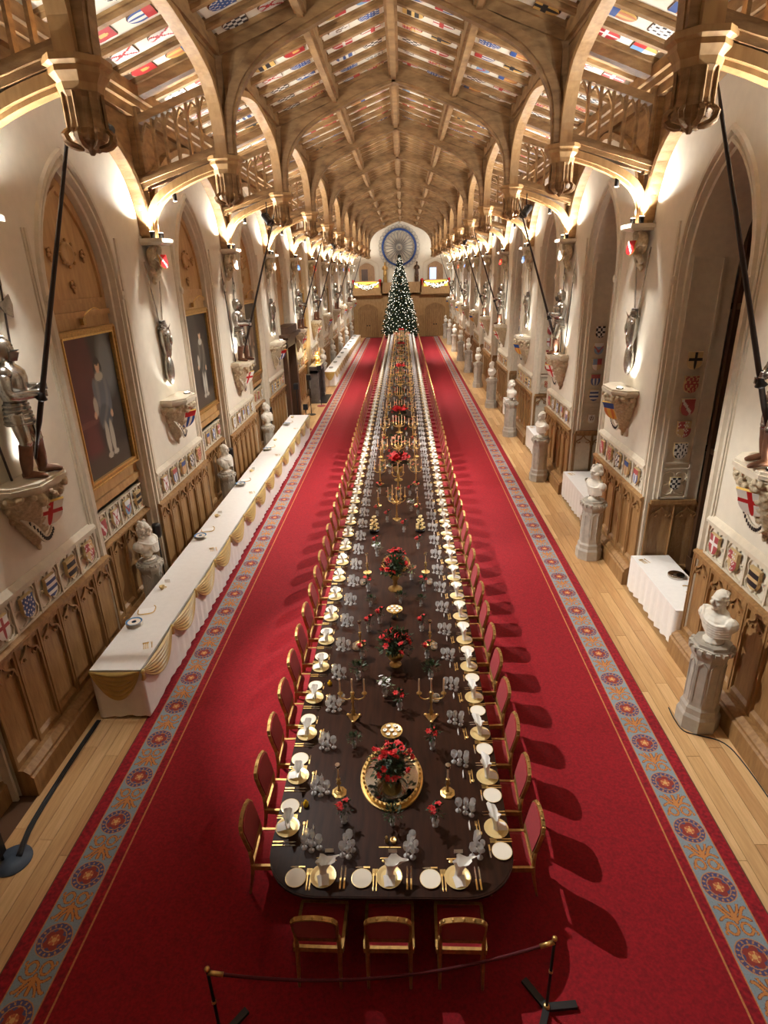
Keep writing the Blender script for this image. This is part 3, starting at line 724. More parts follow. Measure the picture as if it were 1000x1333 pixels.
# bracket shelf
def half_oct(sc, x=0.0): return [(x, -.56*sc), (x+.24*sc, -.56*sc), (x+.47*sc, -.30*sc), (x+.47*sc, .30*sc), (x+.24*sc, .56*sc), (x, .56*sc)]
def bracket_proto(kind):
    L = []; q = MB()
    for s1, z0, z1 in ((1.0, 3.88, 3.92), (1.04, 3.83, 3.88), (.97, 3.78, 3.83)): q.prism([(x, y, z0) for x, y in half_oct(s1)], (0, 0, z1-z0), 'stone')
    L.append(('shelf', q.mesh('shelf'), None))
    q = MB(); lv = [(.92, 3.78), (.86, 3.66), (.70, 3.45), (.46, 3.22), (.24, 3.05), (.10, 2.93)]
    R = [[(x, y, z) for x, y in half_oct(s)] for s, z in lv]; V = [p for r in R for p in r]; n = 6
    q.faces(V, [(i*n+j, i*n+(j+1) % n, (i+1)*n+(j+1) % n, (i+1)*n+j) for i in range(len(R)-1) for j in range(n)] + [tuple(range(n)), tuple(reversed(range((len(R)-1)*n, len(R)*n)))], 'stone_carved')
    rnd = random.Random(kind)
    for i in range(95):
        t = rnd.random()**1.4; z = 3.76-.78*t; s = .93*(1-t)+.1; a = rnd.uniform(-pi/2, pi/2)
        rr_ = .035+.03*rnd.random(); q.ell((max(.02, .50*s*math.cos(a)), .57*s*math.sin(a), z), (rr_, rr_*1.1, rr_), 'stone_carved', 6, 4)
    q.ell((.04, 0, 2.9), (.04, .05, .07), 'stone_carved', 6, 4)
    L.append(('carving', remesh(q, 'bracket_carving', .014, 0), None))
    L.append(('shield', shield_mb(kind, .34, .44, .03).mesh('bracket_shield'), None))
    q = MB(); pth = smooth_path([(.16, -.36, 3.46), (.24, -.25, 3.24), (.22, -.10, 3.06), (.2, .05, 3.03), (.2, .16, 3.12)], 4); q.bar(pth, .02, .10, (1, 0, 0), 'stone')
    for i in range(2, len(pth)-1, 1): q.obox(Matrix.Translation(pth[i]+Vector((.012, 0, 0))), .012, .022, .05, 'black')
    L.append(('scroll', q.mesh('scroll'), None))
    q = MB(); q.lathe([(.075, 3.92), (.075, 3.945), (.06, 3.95)], 'iron', 10, (.30, .26, 0)); L.append(('lamp', q.mesh('bracket_lamp'), None)); q = MB(); q.lathe([(.055, 3.95), (.05, 3.956)], 'bulb', 10, (.30, .26, 0)); L.append(('lamp_lens', q.mesh('lamp_lens'), len(L)-1)); return L
BK = {k: bracket_proto(k) for k in (0, 7, 17)}
BL = {0: 'carved stone bracket with white shield and red cross beneath a suit of armour', 7: 'carved stone bracket with red and blue striped shield beneath an armour trophy', 17: 'carved stone bracket with blue and gold shield beneath an armour trophy'}
KNIGHTS = {-1: (1, 3, 5, 6, 8, 10), 1: (1, 3, 5, 6, 8, 10)}
for sx in (-1, 1):
    for k in range(1, NK):
        kd = 0 if k in KNIGHTS[sx] else (7 if sx < 0 else 17)
        b = at_wall(BK[kd], sx, yk(k), 'wall_bracket', BL[kd], 'bracket', 'carved brackets on the piers'); tilt_shield(b, (.34, -.06 if sx < 0 else .06, 3.42), -.6 if sx < 0 else .6, .5)
# suit of armour
def armour_proto():
    L = []
    def add(nm, q, smooth=True, par=None): L.append((nm, q.mesh(nm, smooth), par)); return len(L)-1
    q = MB(); q.lathe([(.05, 1.44), (.085, 1.47), (.10, 1.52), (.115, 1.58), (.118, 1.64), (.105, 1.70), (.075, 1.745), (.03, 1.765)], 'steel', 12, (0, 0, 0), sx=1.12, sy=.9)
    q.faces([(.09, -.085, 1.60), (.09, .085, 1.60), (.185, 0, 1.585), (.07, -.08, 1.49), (.07, .08, 1.49), (.14, 0, 1.48)], [(0, 2, 1), (0, 3, 5, 2), (1, 2, 5, 4), (3, 4, 5)], 'steel_dark')
    q.bar([(.12, 0, 1.66), (.04, 0, 1.775), (-.06, 0, 1.775), (-.12, 0, 1.68)], .015, .03, (0, 1, 0), 'steel'); h = add('helmet', q)
    q = MB(); q.box(.10, .172, -.06, .06, 1.603, 1.613, 'black'); add('visor_slit', q, False, h)
    q = MB(); q.lathe([(.145, .98), (.17, 1.04), (.20, 1.16), (.215, 1.27), (.20, 1.36), (.14, 1.42), (.09, 1.45), (.08, 1.5)], 'steel', 14, (.015, 0, 0), sx=.9, sy=1.08); add('cuirass', q)
    q = MB(); q.lathe([(.20, .70), (.205, .72), (.19, .80), (.185, .81), (.175, .89), (.17, .90), (.155, .98), (.14, 1.02)], 'steel_dark', 14, (0, 0, 0), sx=.88, sy=1.0, cap=False)
    for i in range(5): q.lathe([(.207-.008*i, .715+.055*i), (.212-.008*i, .725+.055*i), (.207-.008*i, .735+.055*i)], 'steel', 14, (0, 0, 0), sx=.88, cap=False)
    add('tassets', q)
    for s in (-1, 1):
        hand = Vector((.30, s*.07+.06, 1.10+.04*s))
        q = MB(); q.ell((0, s*.215, 1.36), (.10, .10, .09), 'steel', 10, 6); q.ell((0, s*.235, 1.30), (.085, .085, .06), 'steel', 10, 6); sh = add('pauldron', q)
        q = MB(); el = Vector((.05, s*.32, 1.10)); q.tube(smooth_path([(0, s*.25, 1.34), (.01, s*.29, 1.22), tuple(el), tuple(el.lerp(hand, .5)), tuple(hand)], 3), [.072, .078, .078, .072, .068, .066, .062, .064, .066, .06, .055, .05, .046], 'steel', 8); q.ell(tuple(el), (.07, .06, .065), 'steel', 8, 6); a = add('arm', q)
        q = MB(); q.ell(tuple(hand), (.055, .045, .04), 'steel_dark', 8, 5)
        for i in range(4): q.tube([hand+Vector((.03, 0, .03-.02*i)), hand+Vector((.075, -.02*s, .03-.02*i)), hand+Vector((.075, -.05*s, .03-.02*i))], .011, 'steel', 5)
        q.tube([hand+Vector((.0, -.02*s, .03)), hand+Vector((.05, -.05*s, .045))], .012, 'steel', 5); add('gauntlet', q, True, a)
        q = MB(); f = .10 if s > 0 else -.03; q.tube(smooth_path([(0, s*.09, .86), (.03+f*.4, s*.11, .66), (.05+f*.6, s*.12, .48), (.02+f*.8, s*.13, .28), (.0+f, s*.135, .09)], 3), [.11, .11, .105, .10, .092, .085, .075, .07, .074, .07, .06, .054, .052], 'steel', 9); q.ell((.06+f*.6, s*.12, .48), (.075, .075, .07), 'steel', 8, 6); lg = add('leg', q)
        q = MB(); q.tube(smooth_path([(.04+f*.62, s*.122, .44), (.02+f*.8, s*.13, .28), (.0+f, s*.135, .06)], 3), [.084, .082, .08, .082, .076, .066, .06], 'leather', 9); add('hose', q, True, lg)
        q = MB(); q.tube(smooth_path([(f-.06, s*.135, .05), (f+.04, s*.14, .06), (f+.14, s*.15, .04), (f+.23, s*.155, .02)], 3), [.035, .045, .05, .05, .048, .045, .042, .038, .03, .02], 'leather', 8); add('sabaton', q, True, lg)
    return L
AR = armour_proto()
def lance_me():
    q = MB(); b = Vector((.26, 0, 4.14-3.92)); t = Vector((1.58, 0, 7.95-3.92)); q.tube([b, b.lerp(t, .1), b.lerp(t, .13), b.lerp(t, .5), b.lerp(t, .93), b.lerp(t, .935), t+Vector((.05, 0, .18))], [.018, .027, .037, .031, .021, .024, .004], 'lance', 8)
    q.lathe([(.035, 0), (.075, .03), (.04, .08), (.035, .12)], 'iron', 8, mtx=Matrix.Translation(b.lerp(t, .2)) @ (t-b).to_track_quat('Z', 'Y').to_matrix().to_4x4()); return q.mesh('lance', True)
LM = lance_me()
def halberd_me(s):
    q = MB(); b, t = Vector((.06, s*.22, 0)), Vector((.05, s*.55, 2.35)); q.tube([b, t], [.016, .014], 'lance', 6); q.tube([t, t+Vector((0, s*.05, .45))], [.016, .002], 'steel', 5)
    c = b.lerp(t, .9); q.prism([(.05, c.y-.02, c.z-.10), (.05, c.y+.13, c.z-.16), (.05, c.y+.17, c.z), (.05, c.y+.13, c.z+.13), (.05, c.y, c.z+.06), (.05, c.y-.12, c.z+.02)], (.015, 0, 0), 'steel'); return q.mesh('halberd')
HM = {s: halberd_me(s) for s in (-1, 1)}
for sx in (-1, 1):
    S = 'picture' if sx < 0 else 'window'
    for k in KNIGHTS[sx]:
        a = at_wall(AR, sx, yk(k), 'suit_of_armour', 'polished steel suit of armour on a bracket of the %s wall gripping a lance' % S, 'suit of armour', 'suits of armour along the %s wall' % S, z=3.925, d=-.22 if False else .22)
        if sx < 0 and k == 1: a.rotation_euler[2] = .35
        tag(put('lance', LM, loc=(sx*XW, yk(k)+(.06 if sx < 0 else -.06), 3.92), rz=0 if sx < 0 else pi), 'long dark lance leaning out from armour on the %s wall' % S, 'lance', 'lances held by the suits of armour')
        for s in (-1, 1): tag(put('halberd', HM[s], loc=(sx*XW, yk(k), 3.93), rz=0 if sx < 0 else pi), 'halberd with axe blade standing behind armour on the %s wall' % S, 'halberd', 'halberds behind the suits of armour')
# trophies of horse armour and crossed swords
def trophy_proto():
    L = []; q = MB()
    q.lathe([(.05, .42), (.10, .50), (.13, .62), (.15, .78), (.165, .92), (.15, 1.02), (.11, 1.08)], 'steel', 12, (.10, 0, 0), sx=.8, sy=1.0); q.ell((.2, 0, .84), (.06, .05, .14), 'steel', 8, 6)
    for s in (-1, 1): q.ell((.15, s*.11, .95), (.05, .045, .05), 'steel', 8, 5); q.tube([(.1, s*.09, 1.05), (.1, s*.12, 1.16)], [.045, .006], 'steel', 6)
    q.tube([(.18, 0, 1.02), (.26, 0, 1.16)], [.02, .003], 'steel', 6); L.append(('horse_mask', q.mesh('horse_mask', True), None))
    q = MB()
    for i in range(5): q.ell((.10, 0, 1.06+.035*i), (.09-.008*i, .15-.012*i, .03), 'steel_dark', 10, 4)
    L.append(('crest_plates', q.mesh('crest_plates', True), None))
    q = MB(); q.ell((.09, 0, .22), (.09, .17, .34), 'steel', 12, 8); L.append(('buckler', q.mesh('buckler', True), None))
    for s in (-1, 1):
        q = MB(); b, t = Vector((.06, s*.04, .98)), Vector((.06, s*.36, 2.35)); dr = (t-b).normalized(); q.bar([b, b.lerp(t, .93), t], .012, .05, (1, 0, 0), 'steel'); q.bar([b+dr*.12+Vector((0, -.13*dr.z, .13*dr.y)), b+dr*.12+Vector((0, .13*dr.z, -.13*dr.y))], .03, .03, (1, 0, 0), 'steel_dark'); L.append(('sword', q.mesh('sword'), None))
    return L
TR = trophy_proto()
for sx in (-1, 1):
    S = 'picture' if sx < 0 else 'window'
    for k in range(1, NK):
        if k not in KNIGHTS[sx]: at_wall(TR, sx, yk(k), 'armour_trophy', 'trophy of steel horse mask, buckler and splayed swords on the %s wall' % S, 'armour trophy', 'armour trophies along the %s wall' % S, z=4.28)
# ------------------------------------------------------------------ marble busts on pedestals
def bust_me(v):
    q = MB(); rnd = random.Random(v); m = 'marble'
    q.lathe([(.14, 0), (.14, .03), (.085, .06), (.075, .09), (.10, .12), (.10, .14)], m, 12)
    q.ell((0, 0, .32), (.155, .265, .165), m, 14, 10); q.ell((.02, 0, .22), (.13, .19, .13), m, 12, 8); q.ell((.05, 0, .34), (.13, .18, .12), m, 12, 8); q.tube([(-.01, 0, .42), (.005, 0, .50), (.02, 0, .58)], [.14, .088, .082], m, 12)
    for s in (-1, 1): q.ell((-.01, s*.21, .35), (.115, .09, .11), m, 8, 6)
    H_ = .655; q.ell((.02, 0, H_), (.118, .098, .142), m, 16, 12); q.ell((.065, 0, H_-.07), (.07, .07, .07), m, 12, 8); q.ell((.148, 0, H_-.015), (.03, .02, .042), m, 8, 6); q.ell((.118, 0, H_+.035), (.03, .07, .018), m, 8, 6); q.ell((.128, 0, H_-.068), (.02, .036, .012), m, 8, 6); q.ell((.115, 0, H_-.115), (.03, .036, .03), m, 8, 6)
    for s in (-1, 1): q.ell((0, s*.10, H_-.01), (.03, .016, .042), m, 6, 5); q.ell((.116, s*.042, H_+.005), (.016, .018, .010), m, 6, 5); q.ell((.10, s*.055, H_-.04), (.035, .03, .03), m, 6, 5)
    if v % 2 == 0:
        for i in range(44):
            a = rnd.uniform(.25*pi, 1.75*pi); z = rnd.uniform(.42 if v == 0 else .62, .80); f_ = math.sqrt(max(.1, 1-((z-.64)/.2)**2)); q.ell((.01+.115*math.cos(a)*f_, .115*math.sin(a)*f_, z), (.04, .04, .04), m, 6, 4)
    else:
        for i in range(26):
            a = rnd.uniform(0, 2*pi); r = rnd.uniform(.02, .10); q.ell((-.005+r*math.cos(a), r*.85*math.sin(a), .80-.7*r), (.032, .032, .024), m, 6, 4)
    for i in range(6):
        y0 = -.23+.03*i; q.tube(smooth_path([(.03, y0, .46-.03*i), (.16, y0*.4+.02, .36-.035*i), (.15, .14, .34-.035*i), (.02, .27, .40-.04*i)], 3), .02, m, 5)
    return remesh(q, 'bust', .010, 1)
BUST = [bust_me(v) for v in range(3)]
def pedestal_proto(H, r):
    L = []; q = MB(); q.lathe([(r*1.25, 0), (r*1.25, .22), (r*1.12, .27), (r*1.12, .36), (r, .40)], 'pedestal', 8, rot=pi/8); L.append(('base', q.mesh('base'), None))
    q = MB(); q.lathe([(r, .38), (r*.97, H-.24)], 'pedestal', 8, rot=pi/8)
    for i in range(8):
        a = pi/4*i; c, s = math.cos(a), math.sin(a); ap = r*math.cos(pi/8)*.985; h = r*.26
        for t in (-1, 1): q.tube([(ap*c-t*h*s, ap*s+t*h*c, .46), (ap*c-t*h*s, ap*s+t*h*c, H-.34)], .012, 'pedestal', 4)
        q.bar([(ap*c+h*s, ap*s-h*c, H-.34), (ap*c, ap*s, H-.28), (ap*c-h*s, ap*s+h*c, H-.34)], .024, .024, (c, s, 0), 'pedestal')
    L.append(('shaft', q.mesh('shaft'), None))
    q = MB(); q.lathe([(r*.97, H-.26), (r*1.12, H-.18), (r*1.16, H-.12), (r*1.16, H-.05), (r*1.05, H-.04), (r*1.05, H)], 'pedestal', 8, rot=pi/8)
    for i in range(16):
        a = 2*pi*(i+.5)/16; q.obox(Matrix.Translation((r*1.13*math.cos(a), r*1.13*math.sin(a), H-.09)) @ Matrix.Rotation(a, 4, 'Z'), .06, .06, .06, 'pedestal')
    L.append(('cap', q.mesh('cap'), None)); return L
PR, PL = pedestal_proto(1.42, .235), pedestal_proto(1.19, .20)
BD = ['long curly wig', 'short hair and toga', 'curled cropped hair']
for k in range(1, NK):
    y = yk(k)-.2
    build(PR, 'stone_pedestal', 'grey octagonal stone pedestal standing against a window-wall pier', 'pedestal', (4.43, y, 0), pi, 'pedestals along the window wall')
    v = (k+1) % 2+1
    tag(put('marble_bust', BUST[v], loc=(4.43, y, 1.42), rz=pi+.35), 'white marble bust with %s by a window-wall pier' % BD[v], 'bust', 'marble busts along the window wall')
for k in (1, 2, 3, 6, 7, 8, 9, 10):
    y = yk(k)+HB+.25
    build(PL, 'stone_pedestal', 'pale octagonal pedestal standing in a niche of the picture wall', 'pedestal', (-4.90, y, 0), 0, 'pedestals along the picture wall')
    v = 0 if k == 1 else 1+k % 2
    tag(put('marble_bust', BUST[v], loc=(-4.90, y, 1.19), rz=-.3), 'white marble bust with %s in picture-wall niche' % BD[v], 'bust', 'marble busts along the picture wall')
# ------------------------------------------------------------------ paintings in the niches
def painting_me(v, W, H):
    q = MB(); nu, nv = 66, 92; rnd = random.Random(v)
    bgs = [(rgb(84, 40, 38), rgb(46, 42, 38)), (rgb(58, 54, 48), rgb(34, 32, 30)), (rgb(50, 44, 38), rgb(64, 56, 46)), (rgb(40, 38, 40), rgb(58, 50, 40))]
    A, B = bgs[v % 4]; coat = [rgb(96, 106, 116), rgb(70, 64, 54), rgb(110, 84, 60), rgb(84, 88, 80)][v % 4]; flesh = rgb(206, 170, 138); pale = rgb(176, 172, 158); dark = rgb(40, 34, 30)
    def mixc(a, b, t): t = max(0.0, min(1.0, t)); return tuple(x*(1-t)+y*t for x, y in zip(a[:3], b[:3]))+(1,)
    def blob(u, t, cu, ct, ru, rt, soft=.25): d = math.hypot((u-cu)/ru, (t-ct)/rt); return max(0.0, min(1.0, (1-d)/soft+.5))
    figs = [(.60, .24, .085, .07, dark, 0), (.60, .44, .13, .20, coat, 1), (.58, .60, .14, .10, tuple(x*.6 for x in coat[:3])+(1,), 1), (.55, .76, .045, .13, pale, 1), (.65, .76, .045, .13, pale, 1), (.54, .89, .06, .022, pale, 0), (.67, .885, .06, .022, pale, 0), (.47, .40, .05, .10, coat, 1), (.42, .50, .045, .07, pale, 0), (.385, .56, .03, .025, flesh, 0), (.73, .45, .045, .13, coat, 1), (.73, .59, .028, .03, flesh, 0), (.60, .295, .085, .035, pale, 0), (.60, .22, .046, .052, flesh, 0), (.60, .185, .05, .03, dark, 0)]
    def col(u, t):   # t = 0 at the top; a plain standing figure before drapery
        n = .5+.25*math.sin(u*17+4*math.sin(t*6+v))+.25*math.sin(t*23+5*u)
        c = mixc(A, B, (u-.42-.06*math.sin(t*7))/.1); c = mixc(c, tuple(x*1.5 for x in c[:3])+(1,), n*.5)
        if v % 4 == 0: c = mixc(c, rgb(122, 130, 134), blob(u, t, .80, .22, .16, .22, .6)*.8); c = mixc(c, rgb(110, 64, 58), blob(u, t, .2, .60, .22, .022, .4)); c = mixc(c, rgb(104, 50, 48), blob(u, t, .24, .75, .12, .15, .5)*.6)
        if t > .80: c = mixc(c, rgb(74, 64, 54), (t-.80)/.06*.8)
        for cu, ct, ru, rt, fc, sh in figs:
            k = blob(u, t, cu, ct, ru, rt); f2 = mixc(fc, pale, .22*max(0, math.sin(u*34+t*26+3*math.sin(t*9)))) if sh else fc; c = mixc(c, f2, k)
        return c
    for i in range(nu):
        for j in range(nv):
            y0, y1 = (i/nu-.5)*W, ((i+1)/nu-.5)*W; z0, z1 = H*(1-j/nv), H*(1-(j+1)/nv); q.poly([(0, y0, z1), (0, y1, z1), (0, y1, z0), (0, y0, z0)], 'canvas', col((i+.5)/nu, (j+.5)/nv))
    return q.mesh('canvas')
def frame_mesh(W, H):
    q = MB(); 
    for y0, y1, z0, z1 in ((-W/2-.13, -W/2, -.13, H+.13), (W/2, W/2+.13, -.13, H+.13), (-W/2, W/2, -.13, 0), (-W/2, W/2, H, H+.13)): q.box(-.04, .05, y0, y1, z0, z1, 'gilt_wood')
    path = [(.05, -W/2-.10, -.10), (.05, W/2+.10, -.10), (.05, W/2+.10, H+.10), (.05, -W/2-.10, H+.10)]
    for i in range(4): q.bar([path[i], path[(i+1) % 4]], .05, .03, (1, 0, 0), 'gilt_wood'); 
    for y in (-W/2-.02, W/2+.02): q.bar([(.05, y, -.02), (.05, y, H+.02)], .03, .03, (1, 0, 0), 'gold')
    for z in (-.02, H+.02): q.bar([(.05, -W/2-.02, z), (.05, W/2+.02, z)], .03, .03, (1, 0, 0), 'gold')
    return q.mesh('frame')
PWD, PHT = 1.66, 2.32
FRM = frame_mesh(PWD, PHT); CAN = [painting_me(v, PWD, PHT) for v in range(4)]
q = MB(); q.tube(smooth_path([(.0, 0, PHT+.2), (.06, 0, PHT+.34), (.16, .12, PHT+.44), (.22, .2, PHT+.40)], 3), .008, 'gold', 5); q.box(-.02, .04, -.05, .05, PHT+.18, PHT+.28, 'gilt_wood'); PLT = q.mesh('picture_light')
PD = ['standing figure in grey silk before a red curtain', 'dim full-length figure in dark clothes', 'standing figure in a brown coat', 'standing figure in a grey-green coat']
for k in (1, 2, 3, 5, 6, 7, 8, 9, 10):
    v = (k-1) % 4; t = thing('painting', 'gilt-framed portrait of a %s%s' % (PD[v], ' in a niche' if k < 4 else ', beyond the doorcase'), 'painting', (-5.13, yk(k)+HB, 3.13), 0, 'portraits along the picture wall')
    put('canvas', CAN[v], t); put('frame', FRM, t); put('picture_light', PLT, t)
# dark doorcase in the picture wall
yc = yk(4)+HB; d1 = struct('door_1')
q = MB()
for s in (-1, 1): q.box(-5.2, -4.74, yc+s*.95, yc+s*1.25, 0, 3.7, 'oak_dark')
q.box(-5.2, -4.74, yc-1.25, yc+1.25, 3.45, 3.8, 'oak_dark'); q.box(-5.2, -4.62, yc-1.35, yc+1.35, 3.8, 3.9, 'oak_dark'); q.box(-5.2, -4.54, yc-1.45, yc+1.45, 3.9, 4.02, 'oak_dark'); q.box(-5.2, -4.66, yc-1.2, yc+1.2, 4.02, 4.3, 'oak_dark')
put('doorcase', q.mesh('doorcase'), d1)
for s in (-1, 1):
    q = MB(); q.box(-5.18, -5.10, yc, yc+s*.95, 0, 3.45, 'oak_dark')
    for z0, z1 in ((.2, 1.3), (1.5, 3.2)): q.box(-5.12, -5.07, yc+s*.18, yc+s*.78, z0, z1, 'oak_dark')
    lf = put('leaf', q.mesh('door_leaf'), d1); q = MB(); q.lathe([(.03, 0), (.035, .03), (.02, .05)], 'gold', 8, mtx=Matrix.Translation((-5.07, yc+s*.1, 1.2)) @ Matrix.Rotation(pi/2, 4, 'Y')); put('handle', q.mesh('handle'), lf)
onwall(-1, yc, 'niche_back', niche_me)
# ------------------------------------------------------------------ banquet table
TX, TZ = -.035, .76; TH = 1.255; TY0, TY1 = 3.92, 59.0
def rrect(x0, x1, y0, y1, r, n=8):
    P = []
    for cx, cy, a0 in ((x1-r, y0+r, -pi/2), (x1-r, y1-r, 0), (x0+r, y1-r, pi/2), (x0+r, y0+r, pi)):
        for i in range(n+1): a = a0+pi/2*i/n; P.append((cx+r*math.cos(a), cy+r*math.sin(a)))
    return P
table = thing('banquet_table', 'very long polished mahogany banquet table laid down the red carpet', 'table')
q = MB(); R0 = rrect(TX-TH, TX+TH, TY0, TY1, .52)
for d, z0, z1 in ((0, TZ-.03, TZ-.005), (-.012, TZ-.005, TZ), (-.02, TZ-.05, TZ-.03)):
    P = rrect(TX-TH-d, TX+TH+d, TY0-d, TY1+d, .52); q.prism([(x, y, z0) for x, y in P], (0, 0, z1-z0), 'mahogany')
put('table_top', q.mesh('table_top'), table)
q = MB(); P = rrect(TX-TH+.14, TX+TH-.14, TY0+.14, TY1-.14, .42); q.prism([(x, y, TZ-.15) for x, y in P], (0, 0, .1), 'mahogany'); put('apron', q.mesh('apron'), table)
q = MB(); q.lathe([(.10, .10), (.06, .2), (.05, .3), (.11, .42), (.06, .52), (.12, .62)], 'mahogany', 10)
for i in range(4):
    a = pi/4+pi/2*i; q.tube(smooth_path([(0, 0, .22), (.18*math.cos(a), .18*math.sin(a), .2), (.42*math.cos(a), .42*math.sin(a), .04)], 3), [.05, .045, .045, .04, .035, .03, .03], 'mahogany', 6)
ped_me = q.mesh('pedestal_leg', True); y = TY0+1.1
while y < TY1-.5:
    for s in (-1, 1): put('pedestal_leg', ped_me, table, loc=(TX+s*.55, y, .014))
    y += 3.0
# ------------------------------------------------------------------ dining chairs (local: sitter faces +y)
def chair_proto():
    L = []
    def add(nm, q, sm=False, par=None): L.append((nm, q.mesh(nm, sm), par)); return len(L)-1
    q = MB(); q.grid(lambda u, v: ((u-.5)*.42, -.19+.40*v, .455+.045*(math.sin(pi*u)*math.sin(pi*v))**.5), 8, 8, 'red_fabric'); q.box(-.21, .21, -.19, .21, .43, .458, 'red_fabric'); add('seat', q, False)
    q = MB(); 
    for x in (-.225, .225): q.bar([(x, -.2, .435), (x, .22, .435)], .03, .06, (1, 0, 0), 'gilt_wood')
    for y in (-.205, .225): q.bar([(-.235, y, .435), (.235, y, .435)], .03, .06, (0, 1, 0), 'gilt_wood')
    add('seat_rail', q)
    def bk(x, t): return (x, -.215-.08*t, .62+.36*t)          # raked back plane
    out = [(-.19, 0), (-.2, .4), (-.2, .78), (-.17, .92), (-.09, 1.0), (0, 1.03), (.09, 1.0), (.17, .92), (.2, .78), (.2, .4), (.19, 0)]
    q = MB(); P = [Vector(bk(x*.97, .03+t*.95)) for x, t in out]; n = Vector((0, .36, .08)).normalized()
    q.prism([p+n*-.02 for p in P][::-1], n*.05, 'red_fabric'); add('backrest', q)
    q = MB(); N = (0, .36, .08)
    q.bar([bk(x, t) for x, t in out], .04, .024, N, 'gilt_wood'); q.bar([bk(-.2, 0), bk(.2, 0)], .04, .045, N, 'gilt_wood')
    for i in range(7): x, t = out[2+i]; p = bk(x, t+.015); q.ell(p, (.018, .02, .014), 'gilt_wood', 6, 4)
    add('back_frame', q)
    q = MB(); q.bar([bk(-.2, -.12), bk(.2, -.12)], .035, .03, N, 'gilt_wood'); add('back_rail', q)
    for x in (-.2, .2):
        q = MB(); q.tube(smooth_path([(x, .2, .41), (x, .215, .22), (x, .21, 0)], 2), [.024, .022, .02, .016, .013], 'gilt_wood', 6); add('leg', q, True)
        q = MB(); q.tube(smooth_path([bk(x, .05), (x, -.21, .43), (x, -.24, .2), (x, -.28, 0)], 2), [.02, .022, .024, .022, .02, .016, .014], 'gilt_wood', 6); add('leg', q, True)
    return L
CH = chair_proto()
q = MB()      # the same chair as one light mesh for the far end of the table
q.box(-.21, .21, -.19, .21, .42, .5, 'red_fabric'); q.prism([(-.19, -.19, .56), (.19, -.19, .56), (.19, -.29, .96), (0, -.30, .99), (-.19, -.29, .96)], (0, -.05, -.01), 'red_fabric')
q.bar([(-.2, -.23, .5), (-.2, -.31, .95), (0, -.32, 1.0), (.2, -.31, .95), (.2, -.23, .5)], .045, .03, (0, .42, .09), 'gilt_wood'); q.bar([(-.2, -.22, .56), (.2, -.22, .56)], .04, .04, (0, 1, 0), 'gilt_wood')
for x in (-.2, .2):
    for y in (-.24, .2): q.box(x-.015, x+.015, y-.015, y+.015, 0, .43, 'gilt_wood')
CHF = q.mesh('far_chair')
NS = 78; SP = .705; SY = 4.69
seats = []       # (x, y, facing) of each place: charger centre, sorted by distance
for x in (-.70, -.045, .63): seats.append((x, 4.13, 0.0))
for i in range(NS):
    y = SY+SP*i
    if y > TY1-.35: break
    seats.append((TX-1.12, y, -pi/2)); seats.append((TX+1.12, y, pi/2))
seats += [(x, TY1-.22, pi) for x in (-.6, 0, .6)]
def loc_at(s, lx, ly, z):
    x, y, a = s; c, sn = math.cos(a), math.sin(a); return (x+lx*c-ly*sn, y+lx*sn+ly*c, z)
GR = {0.0: 'table end by the rope barrier', -pi/2: 'picture-wall side of table', pi/2: 'window-wall side of table', pi: 'tree end of table'}
rnd = random.Random(3)
for i, s in enumerate(seats):
    g = GR[s[2]]; a = s[2]+rnd.uniform(-.04, .04); near = s[1] < 20
    lc = loc_at(s, 0, -.16-(.12 if s[2] == 0 else 0), .018); lab = 'red upholstered dining chair with gilt frame on %s' % g; grp = 'dining chairs on the '+g
    if near: build(CH, 'dining_chair', lab, 'chair', lc, a, grp)
    else: tag(put('dining_chair', CHF, loc=lc, rz=a), lab, 'chair', grp)
# ------------------------------------------------------------------ place settings
def disc(prof, m, n=20): q = MB(); q.lathe(prof, m, n); return q.mesh('plate', True)
q = MB(); q.lathe([(.04, 0), (.085, .004), (.128, .014), (.13, .017), (.118, .016), (.085, .008), (.01, .007)], 'china_gold', 22); CHARGER = q.mesh('charger')
q = MB(); q.lathe([(.05, 0), (.075, .004), (.103, .013), (.105, .016), (.099, .0165)], 'china_gold', 22, cap=False); q.lathe([(.10, .0155), (.072, .009), (.068, .006), (.01, .006)], 'china', 22); SIDEP = q.mesh('side_plate')
def napkin_me(seed):
    r = random.Random(seed); q = MB(); ph = r.uniform(0, 6)
    lean = r.uniform(-.04, .04)
    def f(u, v):      # bunched cone of linen with pleats and an uneven flared top
        a = 2*pi*u; rad = (.040-.012*math.sin(pi*v)+.034*v*v)*(1+.22*math.sin(5*a+ph)*(.3+.7*v)); wing = 1+1.1*max(0.0, math.cos(a-.5))*v**3
        return (rad*math.cos(a)*wing+lean*v, rad*.8*math.sin(a)+.02*v, .012+.205*v*(1-.16*(1+math.sin(3*a+ph))*.5))
    q.grid(f, 20, 7, 'linen')
    q.grid(lambda u, v: ((u-.5)*(.10+.02*v), -.112+.10*v, .012+.03*v+.012*math.sin(u*pi)), 5, 4, 'linen')
    return q.mesh('napkin', True)
NAP = [napkin_me(k) for k in range(4)]
def fork_me(l, nt=4):
    q = MB(); q.bar([(0, -l*.5, .004), (0, -l*.1, .006), (0, l*.16, .008)], .004, .012, (0, 0, 1), 'gold'); q.ell((0, -l*.47, .005), (.009, .03, .004), 'gold', 6, 4); q.box(-.012, .012, l*.16, l*.27, .004, .008, 'gold')
    for i in range(nt): x = -.0105+.021*i/(nt-1); q.box(x-.0018, x+.0018, l*.26, l*.5, .004, .008, 'gold')
    return q.mesh('fork')
